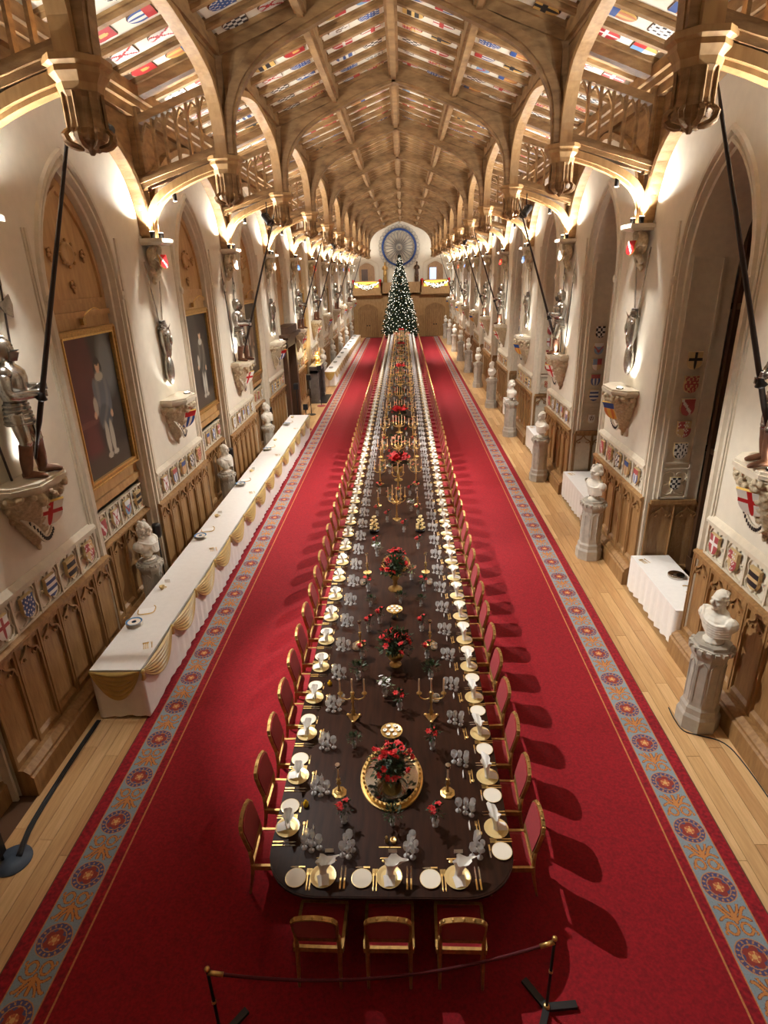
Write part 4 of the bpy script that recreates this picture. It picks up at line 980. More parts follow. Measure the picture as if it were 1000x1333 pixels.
def knife_me(l):
    q = MB(); q.box(-.008, .008, -l*.5, -l*.06, .001, .010, 'gold'); q.prism([(-.005, -l*.06, .003), (.009, -l*.06, .003), (.011, l*.35, .003), (.004, l*.5, .003), (-.005, l*.44, .003)], (0, 0, .003), 'mirror'); return q.mesh('knife')
def spoon_me(l):
    q = MB(); q.bar([(0, -l*.5, .004), (0, l*.2, .007)], .004, .010, (0, 0, 1), 'gold'); q.ell((0, l*.36, .007), (.02, l*.14, .006), 'gold', 8, 5); q.ell((0, -l*.47, .005), (.008, .025, .004), 'gold', 6, 4); return q.mesh('spoon')
FORK, KNIFE, BKNIFE, DFORK, SPOON = fork_me(.21), knife_me(.25), knife_me(.15), fork_me(.17, 3), spoon_me(.18)
q = MB(); q.prism([(-.045, .0, 0), (-.045, .018, .0), (-.045, .009, .045)], (.09, 0, 0), 'card'); CARD = q.mesh('place_card')
def goblet(h, rb, cup):
    q = MB(); q.lathe([(.032, 0), (.033, .003), (.008, .008), (.006, h*.45), (.012, h*.48), (rb*.75, h*.56), (rb, h*.72), (rb*.92, h)], 'glass', 10, cap=False); return q.mesh('wine_glass', True)
GL = [goblet(.17, .036, 0), goblet(.15, .033, 0), goblet(.20, .026, 0), goblet(.13, .028, 0), goblet(.16, .040, 0)]
GLN = ['tall red-wine glass', 'white-wine glass', 'slim champagne flute', 'small port glass', 'water goblet']
GPOS = [(.17, .24), (.24, .22), (.20, .31), (.27, .30), (.235, .38)]
glass_stuff = MB(); NGL = 60
for i, s in enumerate(seats):
    g = GR[s[2]]; a = s[2]; Z = TZ
    def P(nm, me, lx, ly, lab, cat, grp, dz=0, dr=0.0): return tag(put(nm, me, loc=loc_at(s, lx, ly, Z+dz), rz=a+dr), lab+' at '+g, cat, grp+' on the '+g)
    j = rnd.uniform(-.04, .04)
    P('charger_plate', CHARGER, 0, 0, 'gilt charger plate under a napkin', 'plate', 'charger plates')
    P('napkin', NAP[i % 4], 0, 0, 'white folded napkin on charger plate', 'napkin', 'folded napkins', .006, j*6)
    P('side_plate', SIDEP, -.27, -.02, 'white side plate with gold rim', 'plate', 'side plates')
    if i < 150:
        for lx in (-.155, -.125): P('fork', FORK, lx, -.02, 'gilt table fork beside a charger plate', 'fork', 'table forks', 0, j)
        for lx in (.175, .215): P('knife', KNIFE, lx, 0, 'gilt-handled table knife beside a charger plate', 'knife', 'table knives', 0, j*.6)
        P('butter_knife', BKNIFE, -.27, .10, 'small gilt butter knife above side plate', 'knife', 'butter knives', 0, pi/2+j)
        P('dessert_spoon', SPOON, .01, .175, 'gilt dessert spoon laid above a charger plate', 'spoon', 'dessert spoons', 0, pi/2+j)
        P('dessert_fork', DFORK, .01, .205, 'gilt dessert fork laid above a charger plate', 'fork', 'dessert forks', 0, -pi/2+j)
    P('place_card', CARD, .03, .27, 'small white folded place card', 'place card', 'place cards', 0, j)
    for n, (gx, gy) in enumerate(GPOS):
        p = loc_at(s, gx+rnd.uniform(-.005, .005), gy+rnd.uniform(-.005, .005), Z)
        if i < NGL: tag(put('wine_glass', GL[n], loc=p), 'clear %s in a cluster on %s' % (GLN[n], g), 'glass', GLN[n]+'s on the '+g)
        else:
            b = MB(); h = (.17, .15, .2, .13, .16)[n]; rb = .034
            b.lathe([(.03, 0), (.006, .008), (.006, h*.45), (rb, h*.72), (rb*.92, h)], 'glass', 6, cap=False); glass_stuff.add(b, Matrix.Translation(p))
o = tag(put('wine_glasses', glass_stuff.mesh('far_glasses', True)), 'far rows of clear wine glasses along both sides of the table', 'glasses'); o['kind'] = 'stuff'
# ------------------------------------------------------------------ flowers, candles and gilt plate down the middle
def bloom(q, c, r, m, rnd_, n=6):
    c = Vector(c); tilt = Matrix.Rotation(rnd_.uniform(-.7, .7), 3, 'X') @ Matrix.Rotation(rnd_.uniform(-.7, .7), 3, 'Y')
    for ring, (rr, up) in enumerate(((r, .12), (r*.6, .45))):
        for i in range(n):
            a = 2*pi*i/n+ring*.5; d = tilt @ Vector((math.cos(a), math.sin(a), up)); s_ = tilt @ Vector((-math.sin(a), math.cos(a), 0)); nn = tilt @ Vector((0, 0, 1))
            q.faces([c, c+d*rr*.6+s_*rr*.34+nn*rr*.1, c+d*rr, c+d*rr*.6-s_*rr*.34+nn*rr*.1], [(0, 1, 2), (0, 2, 3)], m)
def leaves(q, n, c, R, rnd_, m='leaf', size=.05, flat=.8, up=.3):
    for i in range(n):
        a, b = rnd_.uniform(0, 2*pi), rnd_.uniform(-.3, 1)*pi/2; d = Vector((math.cos(a)*math.cos(b), math.sin(a)*math.cos(b), math.sin(b)*flat))
        p = Vector(c)+Vector((d.x*R[0], d.y*R[1], d.z*R[2]))*rnd_.uniform(.45, 1.05); t = (d+Vector((rnd_.uniform(-.6, .6), rnd_.uniform(-.6, .6), rnd_.uniform(-.3, .6)))).normalized(); s_ = t.cross(Vector((rnd_.random(), rnd_.random(), 1))).normalized(); L_ = size*rnd_.uniform(.7, 1.4); nn = s_.cross(t)
        q.faces([p, p+t*L_*.5+s_*L_*.25+nn*L_*.08, p+t*L_, p+t*L_*.5-s_*L_*.25+nn*L_*.08], [(0, 1, 2), (0, 2, 3)], m)
def vase_proto(seed, petal, nb, nl, leafm='leaf', R=.085, h=.13, spread=1.0):
    r = random.Random(seed); L = []; q = MB(); q.lathe([(.03, 0), (.034, .004), (.014, .015), (.04, h*.45), (.042, h*.62), (.026, h*.9), (.034, h)], 'glass', 10, cap=False); L.append(('vase', q.mesh('vase', True), None))
    q = MB(); leaves(q, nl, (0, 0, h+.08), (R*spread, R*spread, .09), r, leafm, .05)
    for i in range(5): q.tube([(0, 0, .02), (r.uniform(-.04, .04), r.uniform(-.04, .04), h+.09)], .002, 'leaf', 3)
    L.append(('foliage', q.mesh('foliage'), None))
    if nb:
        q = MB()
        for i in range(nb): a = r.uniform(0, 6.28); rr = R*spread*r.uniform(.3, .95); bloom(q, (rr*math.cos(a), rr*math.sin(a), h+.09+r.uniform(0, .08)), .042, petal, r)
        L.append(('blooms', q.mesh('blooms'), None))
    return L
V_RED, V_RED2, V_GREEN, V_WHITE = vase_proto(1, 'red_petal', 6, 40), vase_proto(2, 'red_petal', 4, 60, h=.16), vase_proto(3, None, 0, 130, R=.12), vase_proto(4, 'white_petal', 12, 60, 'leaf_pale', R=.11)
V_PINK = vase_proto(5, 'pink_petal', 7, 46, 'leaf_pale')
def bouquet_proto(seed, R, H, nb, nl, petal, urn, leafm='leaf'):
    r = random.Random(seed); L = []; q = MB(); top = urn[-1][1]; q.lathe(urn, 'gold', 18); L.append(('urn', q.mesh('urn', True), None)); q = MB(); leaves(q, nl, (0, 0, top+H*.45), (R, R, H*.6), r, leafm, .075, 1.0); q.ell((0, 0, top+H*.35), (R*.6, R*.6, H*.35), 'leaf', 10, 6); L.append(('foliage', q.mesh('foliage'), None))
    q = MB()
    for i in range(nb):
        a, b = r.uniform(0, 6.28), r.uniform(.0, 1.4); bloom(q, (R*.98*math.cos(a)*math.cos(b), R*.98*math.sin(a)*math.cos(b), top+H*.45+H*.62*math.sin(b)), .055, petal, r)
    L.append(('blooms', q.mesh('blooms'), None)); return L
URN = [(.09, 0), (.095, .01), (.04, .03), (.03, .07), (.10, .12), (.13, .17), (.125, .2), (.14, .21)]
URN_T = [(.13, 0), (.135, .015), (.07, .035), (.035, .09), (.05, .13), (.035, .17), (.08, .24), (.11, .30), (.12, .31)]
B1 = bouquet_proto(1, .24, .34, 18, 420, 'red_petal', URN); B2 = bouquet_proto(2, .25, .30, 24, 420, 'red_petal', URN_T); B3 = bouquet_proto(6, .22, .30, 24, 300, 'pink_petal', URN_T)
def tray_proto():
    L = []; q = MB(); N_ = 40; R = [(.33*math.cos(2*pi*i/N_), .44*math.sin(2*pi*i/N_)) for i in range(N_)]
    q.prism([(x, y, .012) for x, y in R], (0, 0, .012), 'mirror'); L.append(('mirror_plateau', q.mesh('mirror_plateau'), None))
    q = MB(); q.bar([(x, y, .035) for x, y in R], .06, .03, (0, 0, 1), 'gold', closed=True); q.bar([(x*1.04, y*1.04, .01) for x, y in R], .02, .05, (0, 0, 1), 'gold', closed=True)
    for x, y in R[::1]: q.ell((x*1.01, y*1.01, .075), (.014, .014, .02), 'gold', 6, 4)
    L.append(('gallery_rim', q.mesh('gallery_rim'), None))
    q = MB(); q.lathe([(.10, .024), (.11, .05), (.17, .12), (.19, .16), (.195, .17)], 'mirror', 20); L.append(('bowl', q.mesh('bowl', True), None))
    r = random.Random(9); q = MB(); leaves(q, 300, (0, 0, .24), (.24, .26, .16), r, 'leaf', .06, 1.0); q.ell((0, 0, .2), (.17, .18, .08), 'leaf', 10, 6)
    for i in range(40): a = r.uniform(0, 6.28); b = r.uniform(.1, 1.3); d = Vector((math.cos(a)*math.cos(b)*.3, math.sin(a)*math.cos(b)*.3, .2+.28*math.sin(b))); q.tube([(0, 0, .18), d], .003, 'bark', 3); 
    L.append(('foliage', q.mesh('foliage'), None)); q = MB()
    for i in range(34):
        a, b = r.uniform(0, 6.28), r.uniform(0, 1.4); bloom(q, (.25*math.cos(a)*math.cos(b), .26*math.sin(a)*math.cos(b), .24+.2*math.sin(b)), .045, 'red_petal', r)
    L.append(('blooms', q.mesh('blooms'), None)); return L
TRAY = tray_proto()
def compote_proto():
    L = []; q = MB()
    for i in range(4): a = pi/4+pi/2*i; q.tube(smooth_path([(.07*math.cos(a), .07*math.sin(a), .011), (.05*math.cos(a), .05*math.sin(a), .06), (.09*math.cos(a), .09*math.sin(a), .13)], 3), .01, 'gold', 6)
    q.lathe([(.03, .05), (.04, .06), (.03, .07)], 'gold', 10); L.append(('stand', q.mesh('stand', True), None))
    q = MB(); q.lathe([(.05, .125), (.11, .13), (.135, .145), (.14, .155), (.13, .15), (.02, .145)], 'gold', 20); L.append(('dish', q.mesh('dish', True), None))
    for i in range(7):
        a = 2*pi*i/6; x, y = ((.085*math.cos(a), .085*math.sin(a)) if i < 6 else (0, 0)); q = MB(); q.lathe([(.022, .15), (.03, .165), (.027, .168), (.018, .158)], 'china', 10, (x, y, 0)); L.append(('cup', q.mesh('cup', True), None))
    return L
COMP = compote_proto()
def candle(q, p, h=.2): q.lathe([(.011, 0), (.010, h), (.003, h+.004)], 'wax', 8, p)
def candelabrum_proto(H, arms_, R, tri=True):
    L = []; q = MB()
    if tri:
        q.lathe([(.105, 0), (.11, .012), (.08, .03), (.05, .055), (.03, .07)], 'gold', 3 if tri == 1 else 8, rot=.5)
        for i in range(3): a = .5+2*pi*i/3; q.ell((.09*math.cos(a), .09*math.sin(a), .02), (.025, .025, .019), 'gold', 6, 4)
    L.append(('base', q.mesh('base'), None))
    q = MB(); q.lathe([(.028, .06), (.02, .09), (.035, .12), (.018, .15), (.014, H*.6), (.024, H*.65), (.014, H*.7), (.03, H*.82), (.018, H*.9), (.03, H), (.02, H+.02)], 'gold', 10); L.append(('stem', q.mesh('stem', True), None))
    for i in range(arms_):
        a = 2*pi*i/arms_; c, s = math.cos(a), math.sin(a); q = MB(); q.tube(smooth_path([(0, 0, H*.8), (R*.5*c, R*.5*s, H*.74), (R*.95*c, R*.95*s, H*.82), (R*c, R*s, H*.95)], 3), .009, 'gold', 6); q.lathe([(.012, H*.93), (.035, H*.97), (.038, H*.98), (.015, H*.985), (.018, H+.02)], 'gold', 10, (R*c, R*s, 0)); L.append(('arm', q.mesh('arm', True), None)); par = len(L)-1
        q = MB(); candle(q, (R*c, R*s, H+.02)); L.append(('candle', q.mesh('candle'), par))
    q = MB(); candle(q, (0, 0, H+.02)); L.append(('candle', q.mesh('candle'), 1)); return L
CD2 = candelabrum_proto(.42, 2, .16, 1); CD4 = candelabrum_proto(.62, 6, .20, 1); CD6 = candelabrum_proto(.5, 4, .15, 1)
def stick_proto():
    L = []; q = MB(); q.lathe([(.085, 0), (.088, .012), (.06, .022), (.05, .03), (.03, .04)], 'gold', 8, rot=pi/8); L.append(('base', q.mesh('base'), None))
    q = MB(); q.lathe([(.026, .035), (.015, .06), (.013, .12), (.03, .15), (.014, .18), (.026, .205), (.02, .22)], 'gold', 10); L.append(('stem', q.mesh('stem', True), None))
    q = MB(); candle(q, (0, 0, .22), .17); L.append(('candle', q.mesh('candle'), None)); q = MB(); q.lathe([(.03, .385), (.028, .39), (.032, .42), (.03, .425)], 'mirror', 10); L.append(('shade', q.mesh('shade'), None)); return L
STK = stick_proto()
def pot_proto():
    L = []; q = MB(); q.lathe([(.12, 0), (.12, .02), (.04, .05), (.03, .2), (.05, .24), (.12, .28), (.14, .36), (.15, .38), (.13, .38)], 'gold', 16); L.append(('pot', q.mesh('pot', True), None)); r = random.Random(4); q = MB(); leaves(q, 220, (0, 0, .56), (.22, .22, .24), r, 'leaf', .12, .8); L.append(('foliage', q.mesh('foliage'), None)); q = MB()
    for i in range(60):
        a = r.uniform(0, 6.28); d = r.uniform(.05, .28); bloom(q, (d*math.cos(a), d*math.sin(a), .76-.5*d*d*2+r.uniform(-.03, .03)), .10, 'red_petal', r, 6)
    L.append(('bracts', q.mesh('bracts'), None)); return L
POIN = pot_proto()
def stack_proto():
    L = []; q = MB(); q.lathe([(.10, 0), (.115, .02), (.12, .05), (.10, .06), (.012, .062), (.012, .38)], 'iron', 12); L.append(('base', q.mesh('base'), None)); n = 0
    for lv, (rr, z, m) in enumerate(((.08, .06, 5), (.07, .15, 4), (.055, .24, 3), (.03, .33, 2))):
        for i in range(m): a = 2*pi*i/m+lv*.4; q = MB(); q.lathe([(.018, 0), (.036, .02), (.04, .045), (.034, .047)], 'china_gold', 9, (rr*math.cos(a), rr*math.sin(a), z)); L.append(('cup', q.mesh('cup', True), None))
    return L
STACK = stack_proto()
def lantern_proto():
    L = []; q = MB(); q.lathe([(.035, 0), (.05, .02), (.052, .07), (.045, .1), (.047, .102)], 'glass', 12, cap=False); L.append(('glass', q.mesh('votive_glass', True), None)); q = MB(); q.lathe([(.047, .098), (.05, .1), (.047, .104)], 'gold', 12, cap=False)
    for z in (.03, .06): q.lathe([(.051, z), (.054, z+.004), (.051, z+.008)], 'gold', 12, cap=False)
    L.append(('bands', q.mesh('bands'), None)); q = MB(); q.lathe([(.025, .01), (.025, .05)], 'wax', 8); L.append(('candle', q.mesh('votive_candle'), None)); return L
LANT = lantern_proto()
def cruet_proto():
    L = []; q = MB(); q.lathe([(.02, 0), (.022, .02), (.012, .05), (.018, .06), (.006, .08)], 'gold', 10); L.append(('caster', q.mesh('caster', True), None)); q = MB(); q.lathe([(.03, 0), (.036, .025), (.034, .035), (.028, .03)], 'gold', 12, (.07, 0, 0)); L.append(('salt_cellar', q.mesh('salt_cellar', True), None))
    for x in (-.03, .09): q = MB(); q.bar([(x-.05, -.07, .004), (x+.06, -.07, .004)], .012, .006, (0, 1, 0), 'gold'); L.append(('salt_spoon', q.mesh('salt_spoon'), None))
    return L
CRU = cruet_proto()
q = MB(); q.lathe([(.03, 0), (.034, .02), (.032, .045), (.012, .06), (.012, .08)], 'oil', 10); OIL = q.mesh('oil_bottle', True)
MID = 'on the banquet table'
def mid(proto, nm, lab, cat, x, y, grp=None, rz=0.0, sc_=None): return build(proto, nm, lab, cat, (x, y, TZ), rz, grp, sc_)
FL = 'flower arrangements down the middle of the table'; CN = 'candles and candelabra down the middle of the table'; GP = 'gilt plate down the middle of the table'
# nearest stretch, placed one by one
mid(TRAY, 'mirror_tray', 'large oval gilt mirror tray with a bowl of red flowers', 'centrepiece', -.04, 5.38, FL)
mid(V_GREEN, 'flower_vase', 'glass vase of green leaves in front of the oval mirror tray', 'vase', -.02, 4.74, FL, 0, .8)
mid(CRU, 'cruet_set', 'gilt caster and salt cellar set by the green vase', 'cruet', -.08, 4.53, GP)
for x, y in ((-.64, 5.16), (.60, 5.16)): mid(STK, 'candlestick', 'gilt octagonal candlestick with tall candle beside the mirror tray', 'candlestick', x, y, CN)
for x, y in ((-.55, 4.77), (.44, 4.73)): mid(V_RED, 'flower_vase', 'small glass vase of red flowers near the rounded table end', 'vase', x, y, FL)
mid(COMP, 'gilt_compote', 'round gilt compote of little cups just behind the mirror tray', 'compote', -.05, 6.0, GP)
mid(V_GREEN, 'flower_vase', 'glass vase of trailing greenery beside the round compote', 'vase', -.52, 5.87, FL, 0, .7); mid(V_RED2, 'flower_vase', 'glass vase of red anemones beside the round compote', 'vase', .46, 5.85, FL)
for x in (-.57, .47): mid(CD2, 'candelabrum', 'gilt two-armed candelabrum with candles on a three-cornered base', 'candelabrum', x, 6.40, CN)
mid(V_WHITE, 'flower_vase', 'glass vase of white flowers and pale leaves', 'vase', -.16, 6.85, FL); mid(V_RED2, 'flower_vase', 'glass vase of dark red flowers beside white ones', 'vase', .05, 6.57, FL)
for x in (-.76, .55): mid(LANT, 'votive_holder', 'banded glass votive holder beside a two-armed candelabrum', 'candle holder', x, 6.74, CN)
for x in (-.56, .50): mid(V_GREEN, 'flower_vase', 'glass vase of bushy green leaves beside the great red bouquet', 'vase', x, 7.23, FL)
mid(B1, 'flower_urn', 'great bouquet of red roses in a round gilt bowl', 'flower urn', -.02, 7.58, FL)
for s in (-1, 1):
    mid(STK, 'candlestick', 'gilt candlestick beside the great red bouquet', 'candlestick', TX+s*.56, 8.14, CN); mid(LANT, 'votive_holder', 'banded glass votive holder beside the great red bouquet', 'candle holder', TX+s*.62, 7.98, CN); mid(V_RED, 'flower_vase', 'small glass vase of red flowers beside the great red bouquet', 'vase', TX+s*.44, 8.5, FL); mid(V_RED, 'flower_vase', 'small glass vase of red flowers by the gilt bowl', 'vase', TX+s*.5, 7.75, FL)
mid(COMP, 'gilt_compote', 'round gilt compote of little cups behind the great bouquet', 'compote', -.05, 8.95, GP); mid(V_GREEN, 'flower_vase', 'glass vase of greenery before the tall gilt urn', 'vase', .05, 9.4, FL, 0, .8)
mid(B2, 'flower_urn', 'bouquet of red carnations on a tall gilt urn', 'flower urn', -.05, 9.92, FL)
for s in (-1, 1):
    mid(V_RED2, 'flower_vase', 'glass vase of red flowers beside the tall gilt urn', 'vase', TX+s*.52, 9.85, FL); mid(LANT, 'votive_holder', 'banded glass votive holder beside the tall gilt urn', 'candle holder', TX+s*.64, 10.1, CN); mid(STK, 'candlestick', 'gilt candlestick standing beside the tall gilt urn', 'candlestick', TX+s*.58, 10.6, CN); mid(V_GREEN, 'flower_vase', 'glass vase of greenery near the tall gilt urn', 'vase', TX+s*.45, 9.3, FL, 0, .75)
    mid(V_RED, 'flower_vase', 'glass vase of red flowers before the cup pyramids', 'vase', TX+s*.46, 11.7, FL); mid(STACK, 'cup_pyramid', 'pyramid of stacked gilt-rimmed cups on a dark stand', 'cup pyramid', TX+s*.53, 12.63, GP)
mid(TRAY, 'mirror_tray', 'oval gilt mirror tray of red flowers before the tall candelabrum', 'centrepiece', -.05, 10.95, FL, 0, .8); mid(CD4, 'candelabrum', 'tall branched gilt candelabrum before the red poinsettia', 'candelabrum', -.05, 13.3, CN); mid(V_RED, 'flower_vase', 'glass vase of red flowers between the cup pyramids', 'vase', .12, 12.6, FL)
mid(POIN, 'poinsettia', 'large red poinsettia in a round gilt pot', 'potted plant', -.03, 16.3, FL)
for s in (-1, 1):
    for y, pr, nm, lab, cat, gp in ((13.6, V_RED, 'flower_vase', 'glass vase of red flowers beside the tall candelabrum', 'vase', FL), (14.3, STK, 'candlestick', 'gilt candlestick beside the tall candelabrum', 'candlestick', CN), (15.2, V_RED2, 'flower_vase', 'glass vase of red flowers before the poinsettia', 'vase', FL), (15.9, CD6, 'candelabrum', 'gilt four-armed candelabrum flanking the poinsettia', 'candelabrum', CN), (16.9, V_PINK, 'flower_vase', 'glass vase of pink flowers beside the poinsettia', 'vase', FL)):
        mid(pr, nm, lab, cat, TX+s*.5, y, gp)
for i_, (x_, y_) in enumerate(((-.28, 13.2), (.3, 13.9), (-.25, 14.6), (.28, 15.0), (-.3, 16.9), (.3, 17.3), (0, 14.9), (-.45, 11.35), (.26, 10.3), (-.3, 8.75))): mid((V_RED, V_WHITE, V_PINK)[i_ % 3], 'flower_vase', 'glass vase of %s flowers between the gilt candelabra' % ('red', 'white', 'pink')[i_ % 3], 'vase', x_, y_, FL)
mid(CD6, 'candelabrum', 'gilt four-armed candelabrum just before the poinsettia', 'candelabrum', TX, 15.5, CN)
# the pattern runs on down the table
y = 18.0; n = 0
while y < TY1-1.2:
    c = n % 6
    if c in (0, 3): mid(CD4, 'candelabrum', 'tall branched gilt candelabrum far along the table', 'candelabrum', TX, y, CN)
    elif c == 1: mid(B3, 'flower_urn', 'bouquet of pink flowers on a gilt urn far along the table', 'flower urn', TX, y, FL)
    elif c == 2: mid(COMP, 'gilt_compote', 'round gilt compote far along the table', 'compote', TX, y, GP)
    elif c == 4: mid(B2, 'flower_urn', 'bouquet of red flowers on a gilt urn far along the table', 'flower urn', TX, y, FL)
    else: mid(POIN if n % 12 == 5 else COMP, 'poinsettia' if n % 12 == 5 else 'gilt_compote', 'red poinsettia in a gilt pot far along the table' if n % 12 == 5 else 'round gilt compote far along the table', 'potted plant' if n % 12 == 5 else 'compote', TX, y, FL if n % 12 == 5 else GP)
    for s in (-1, 1):
        pr, nm, lab, cat, gp = ((CD6, 'candelabrum', 'gilt four-armed candelabrum far along the table', 'candelabrum', CN), (V_PINK, 'flower_vase', 'glass vase of pink flowers far along the table', 'vase', FL), (V_RED, 'flower_vase', 'glass vase of red flowers far along the table', 'vase', FL))[n % 3]
        mid(pr, nm, lab, cat, TX+s*.5, y+.2, gp); mid(STK, 'candlestick', 'gilt candlestick far along the table', 'candlestick', TX+s*.58, y+.62, CN)
    mid((V_RED, V_PINK, V_GREEN)[n % 3], 'flower_vase', ('glass vase of red flowers', 'glass vase of pink flowers', 'glass vase of greenery')[n % 3]+' near the middle line far along the table', 'vase', TX+(.27 if n % 2 else -.27), y+.5, FL)
    y += .95; n += 1
for x, y in ((-1.0, 4.98), (-.97, 7.1)): tag(put('oil_bottle', OIL, loc=(x, y, TZ)), 'small round bottle of golden oil by a side plate', 'bottle', 'oil bottles')
# ------------------------------------------------------------------ buffet tables with swagged cloths
def swag(q, P0, P1, drop, out, m='gold_satin', nu=14, nv=30, folds=6):
    P0, P1, out = Vector(P0), Vector(P1), Vector(out)
    def f(u, v):
        sag = drop*v*math.sin(pi*u)**.8; w = .02+math.sin(pi*u)*(.02+.045*abs(math.sin(v*pi*folds)))+.01
        return P0.lerp(P1, u)+Vector((0, 0, -sag-.01*v))+out*w
    q.grid(f, nu, nv, m)
def skirt(q, pts, z0, z1, m, amp=.02, step=.07):
    ring = []; P = [Vector((x, y, 0)) for x, y in pts]
    for i in range(len(P)):
        a, b = P[i], P[(i+1) % len(P)]; n = max(2, int((b-a).length/step)); t = (b-a).normalized(); o = Vector((t.y, -t.x, 0))
        for k in range(n): u = k/n; edge = min(1, 8*min(u, 1-u)); ring.append((a.lerp(b, u), o*amp*edge*math.sin((k*step)*2*pi/.26+i)))
    N = len(ring); V = []
    for z, w in ((z1, 0), (z1-(z1-z0)*.3, .35), (z0, 1.0)):
        for p, o in ring: V.append((p.x+o.x*w, p.y+o.y*w, z+(.02*math.sin(p.y*5+p.x*7) if w == 1 else 0)))
    q.faces(V, [(r*N+i, (r+1)*N+i, (r+1)*N+(i+1) % N, r*N+(i+1) % N) for r in range(2) for i in range(N)], m)
def buffet(y0, y1, x0, x1, z, label, pitch):
    t = thing('buffet_table', label, 'table'); pts = [(x0, y0), (x1, y0), (x1, y1), (x0, y1)]
    q = MB(); q.box(x0, x1, y0, y1, z-.02, z, 'cloth'); q.box(x0+.1, x1-.1, y0+.1, y1-.1, .02, z-.05, 'cloth'); put('table_top', q.mesh('buffet_top'), t)
    q = MB(); skirt(q, pts, .04, z-.001, 'cloth'); put('cloth_skirt', q.mesh('cloth_skirt', True), t)
    q = MB(); swag(q, (x0, y0-.005, z), (x1, y0-.005, z), .5, (0, -1, 0), nu=18, nv=34); put('swag', q.mesh('swag', True), t)
    q = MB(); swag(q, (0, 0, z), (0, pitch, z), .42, (1, 0, 0)); sm = q.mesh('swag', True); q = MB(); q.ell((.03, 0, z-.03), (.035, .04, .04), 'gold_satin', 8, 6)
    for k in range(3): q.tube([(.03, 0, z-.04), (.035, .03*(k-1), z-.16)], [.02, .028], 'gold_satin', 5)
    km = q.mesh('rosette', True); n = round((y1-y0)/pitch)
    for i in range(n+1):
        if i < n: put('swag', sm, t, loc=(x1, y0+i*pitch, 0))
        put('rosette', km, t, loc=(x1, y0+i*pitch, 0))
    return t
buffet(7.28, 7.28+14*1.23, -4.6, -3.82, .9, 'long white buffet table with gold satin swags beside the busts', 1.23)
buffet(36.2, 36.2+19*1.2, -4.6, -3.95, .9, 'further white buffet table with gold swags beyond the fireplace', 1.2)
def plate_stack():
    L = []
    for i in range(6): q = MB(); z = .012*i; q.lathe([(.07, z), (.10, z+.004), (.135, z+.014), (.137, z+.017), (.10, z+.009), (.01, z+.008)], 'china', 20); L.append(('plate', q.mesh('plate', True), None))
    z = .078; q = MB(); q.lathe([(.134, z+.0), (.105, z-.008)], 'china_blue', 20, cap=False); q.lathe([(.04, z-.008), (.01, z-.008)], 'china_blue', 12); L.append(('blue_rim', q.mesh('blue_rim', True), 5)); return L
PSK = plate_stack()
def menu_proto():
    L = []; q = MB(); q.prism([(-.13, -.09, .0), (.13, -.09, .0), (.13, .09, 0), (-.13, .09, 0)], (0, 0, .006), 'card'); L.append(('sheet', q.mesh('sheet'), None)); q = MB()
    pth = smooth_path([(-.14, .06, .01), (-.13, -.1, .012), (0, -.13, .012), (.12, -.1, .012), (.15, .05, .02), (.12, .12, .02)], 3); q.tube(pth, .009, 'gold', 6); L.append(('gilt_edge', q.mesh('gilt_edge', True), None)); return L
MENU = menu_proto()
q = MB(); q.lathe([(.03, 0), (.05, .03), (.055, .06), (.045, .06), (.03, .02)], 'china_gold', 12); q.tube(smooth_path([(.05, 0, .05), (.085, 0, .04), (.05, 0, .015)], 3), .006, 'gold', 5); CUP = q.mesh('tea_cup', True)
q = MB(); q.prism([(-.05, 0, 0), (-.05, .03, 0), (-.05, .015, .06)], (.1, 0, 0), 'card'); BCARD = q.mesh('buffet_card')
def cutl(): 
    L = []
    for i in range(3): L.append(('spoon', SPOON, None, (.03*i, 0, 0)))
    L.append(('fork', DFORK, None, (.12, 0, 0))); return L
CUT = cutl()
for i in range(5):
    y = 8.5+3.55*i
    build(PSK, 'plate_stack', 'stack of white and blue china plates on the long buffet', 'plates', (-4.42, y, .906), i, 'plate stacks on the long buffet'); build(MENU, 'serving_tray', 'white gilt-edged tray behind a plate stack on long buffet', 'tray', (-4.40, y+.46, .906), .3, 'gilt-edged trays on the long buffet')
    tag(put('tea_cup', CUP, loc=(-4.42, y+1.25, .906)), 'small gilt cup on the long swagged buffet', 'cup', 'cups on the long buffet'); tag(put('name_card', BCARD, loc=(-4.42, y+1.5, .9), rz=.1), 'white folded card beside a gilt cup on buffet', 'card', 'cards on the long buffet'); build(CUT, 'cutlery_set', 'row of gilt spoons and fork laid on the long buffet', 'cutlery', (-4.02, y-.6, .9), .4, 'cutlery on the long buffet')
for i in range(9): build(PSK, 'plate_stack', 'stack of china plates on the further buffet', 'plates', (-4.35, 37.6+2.5*i, .906), i, 'plate stacks on the further buffet')
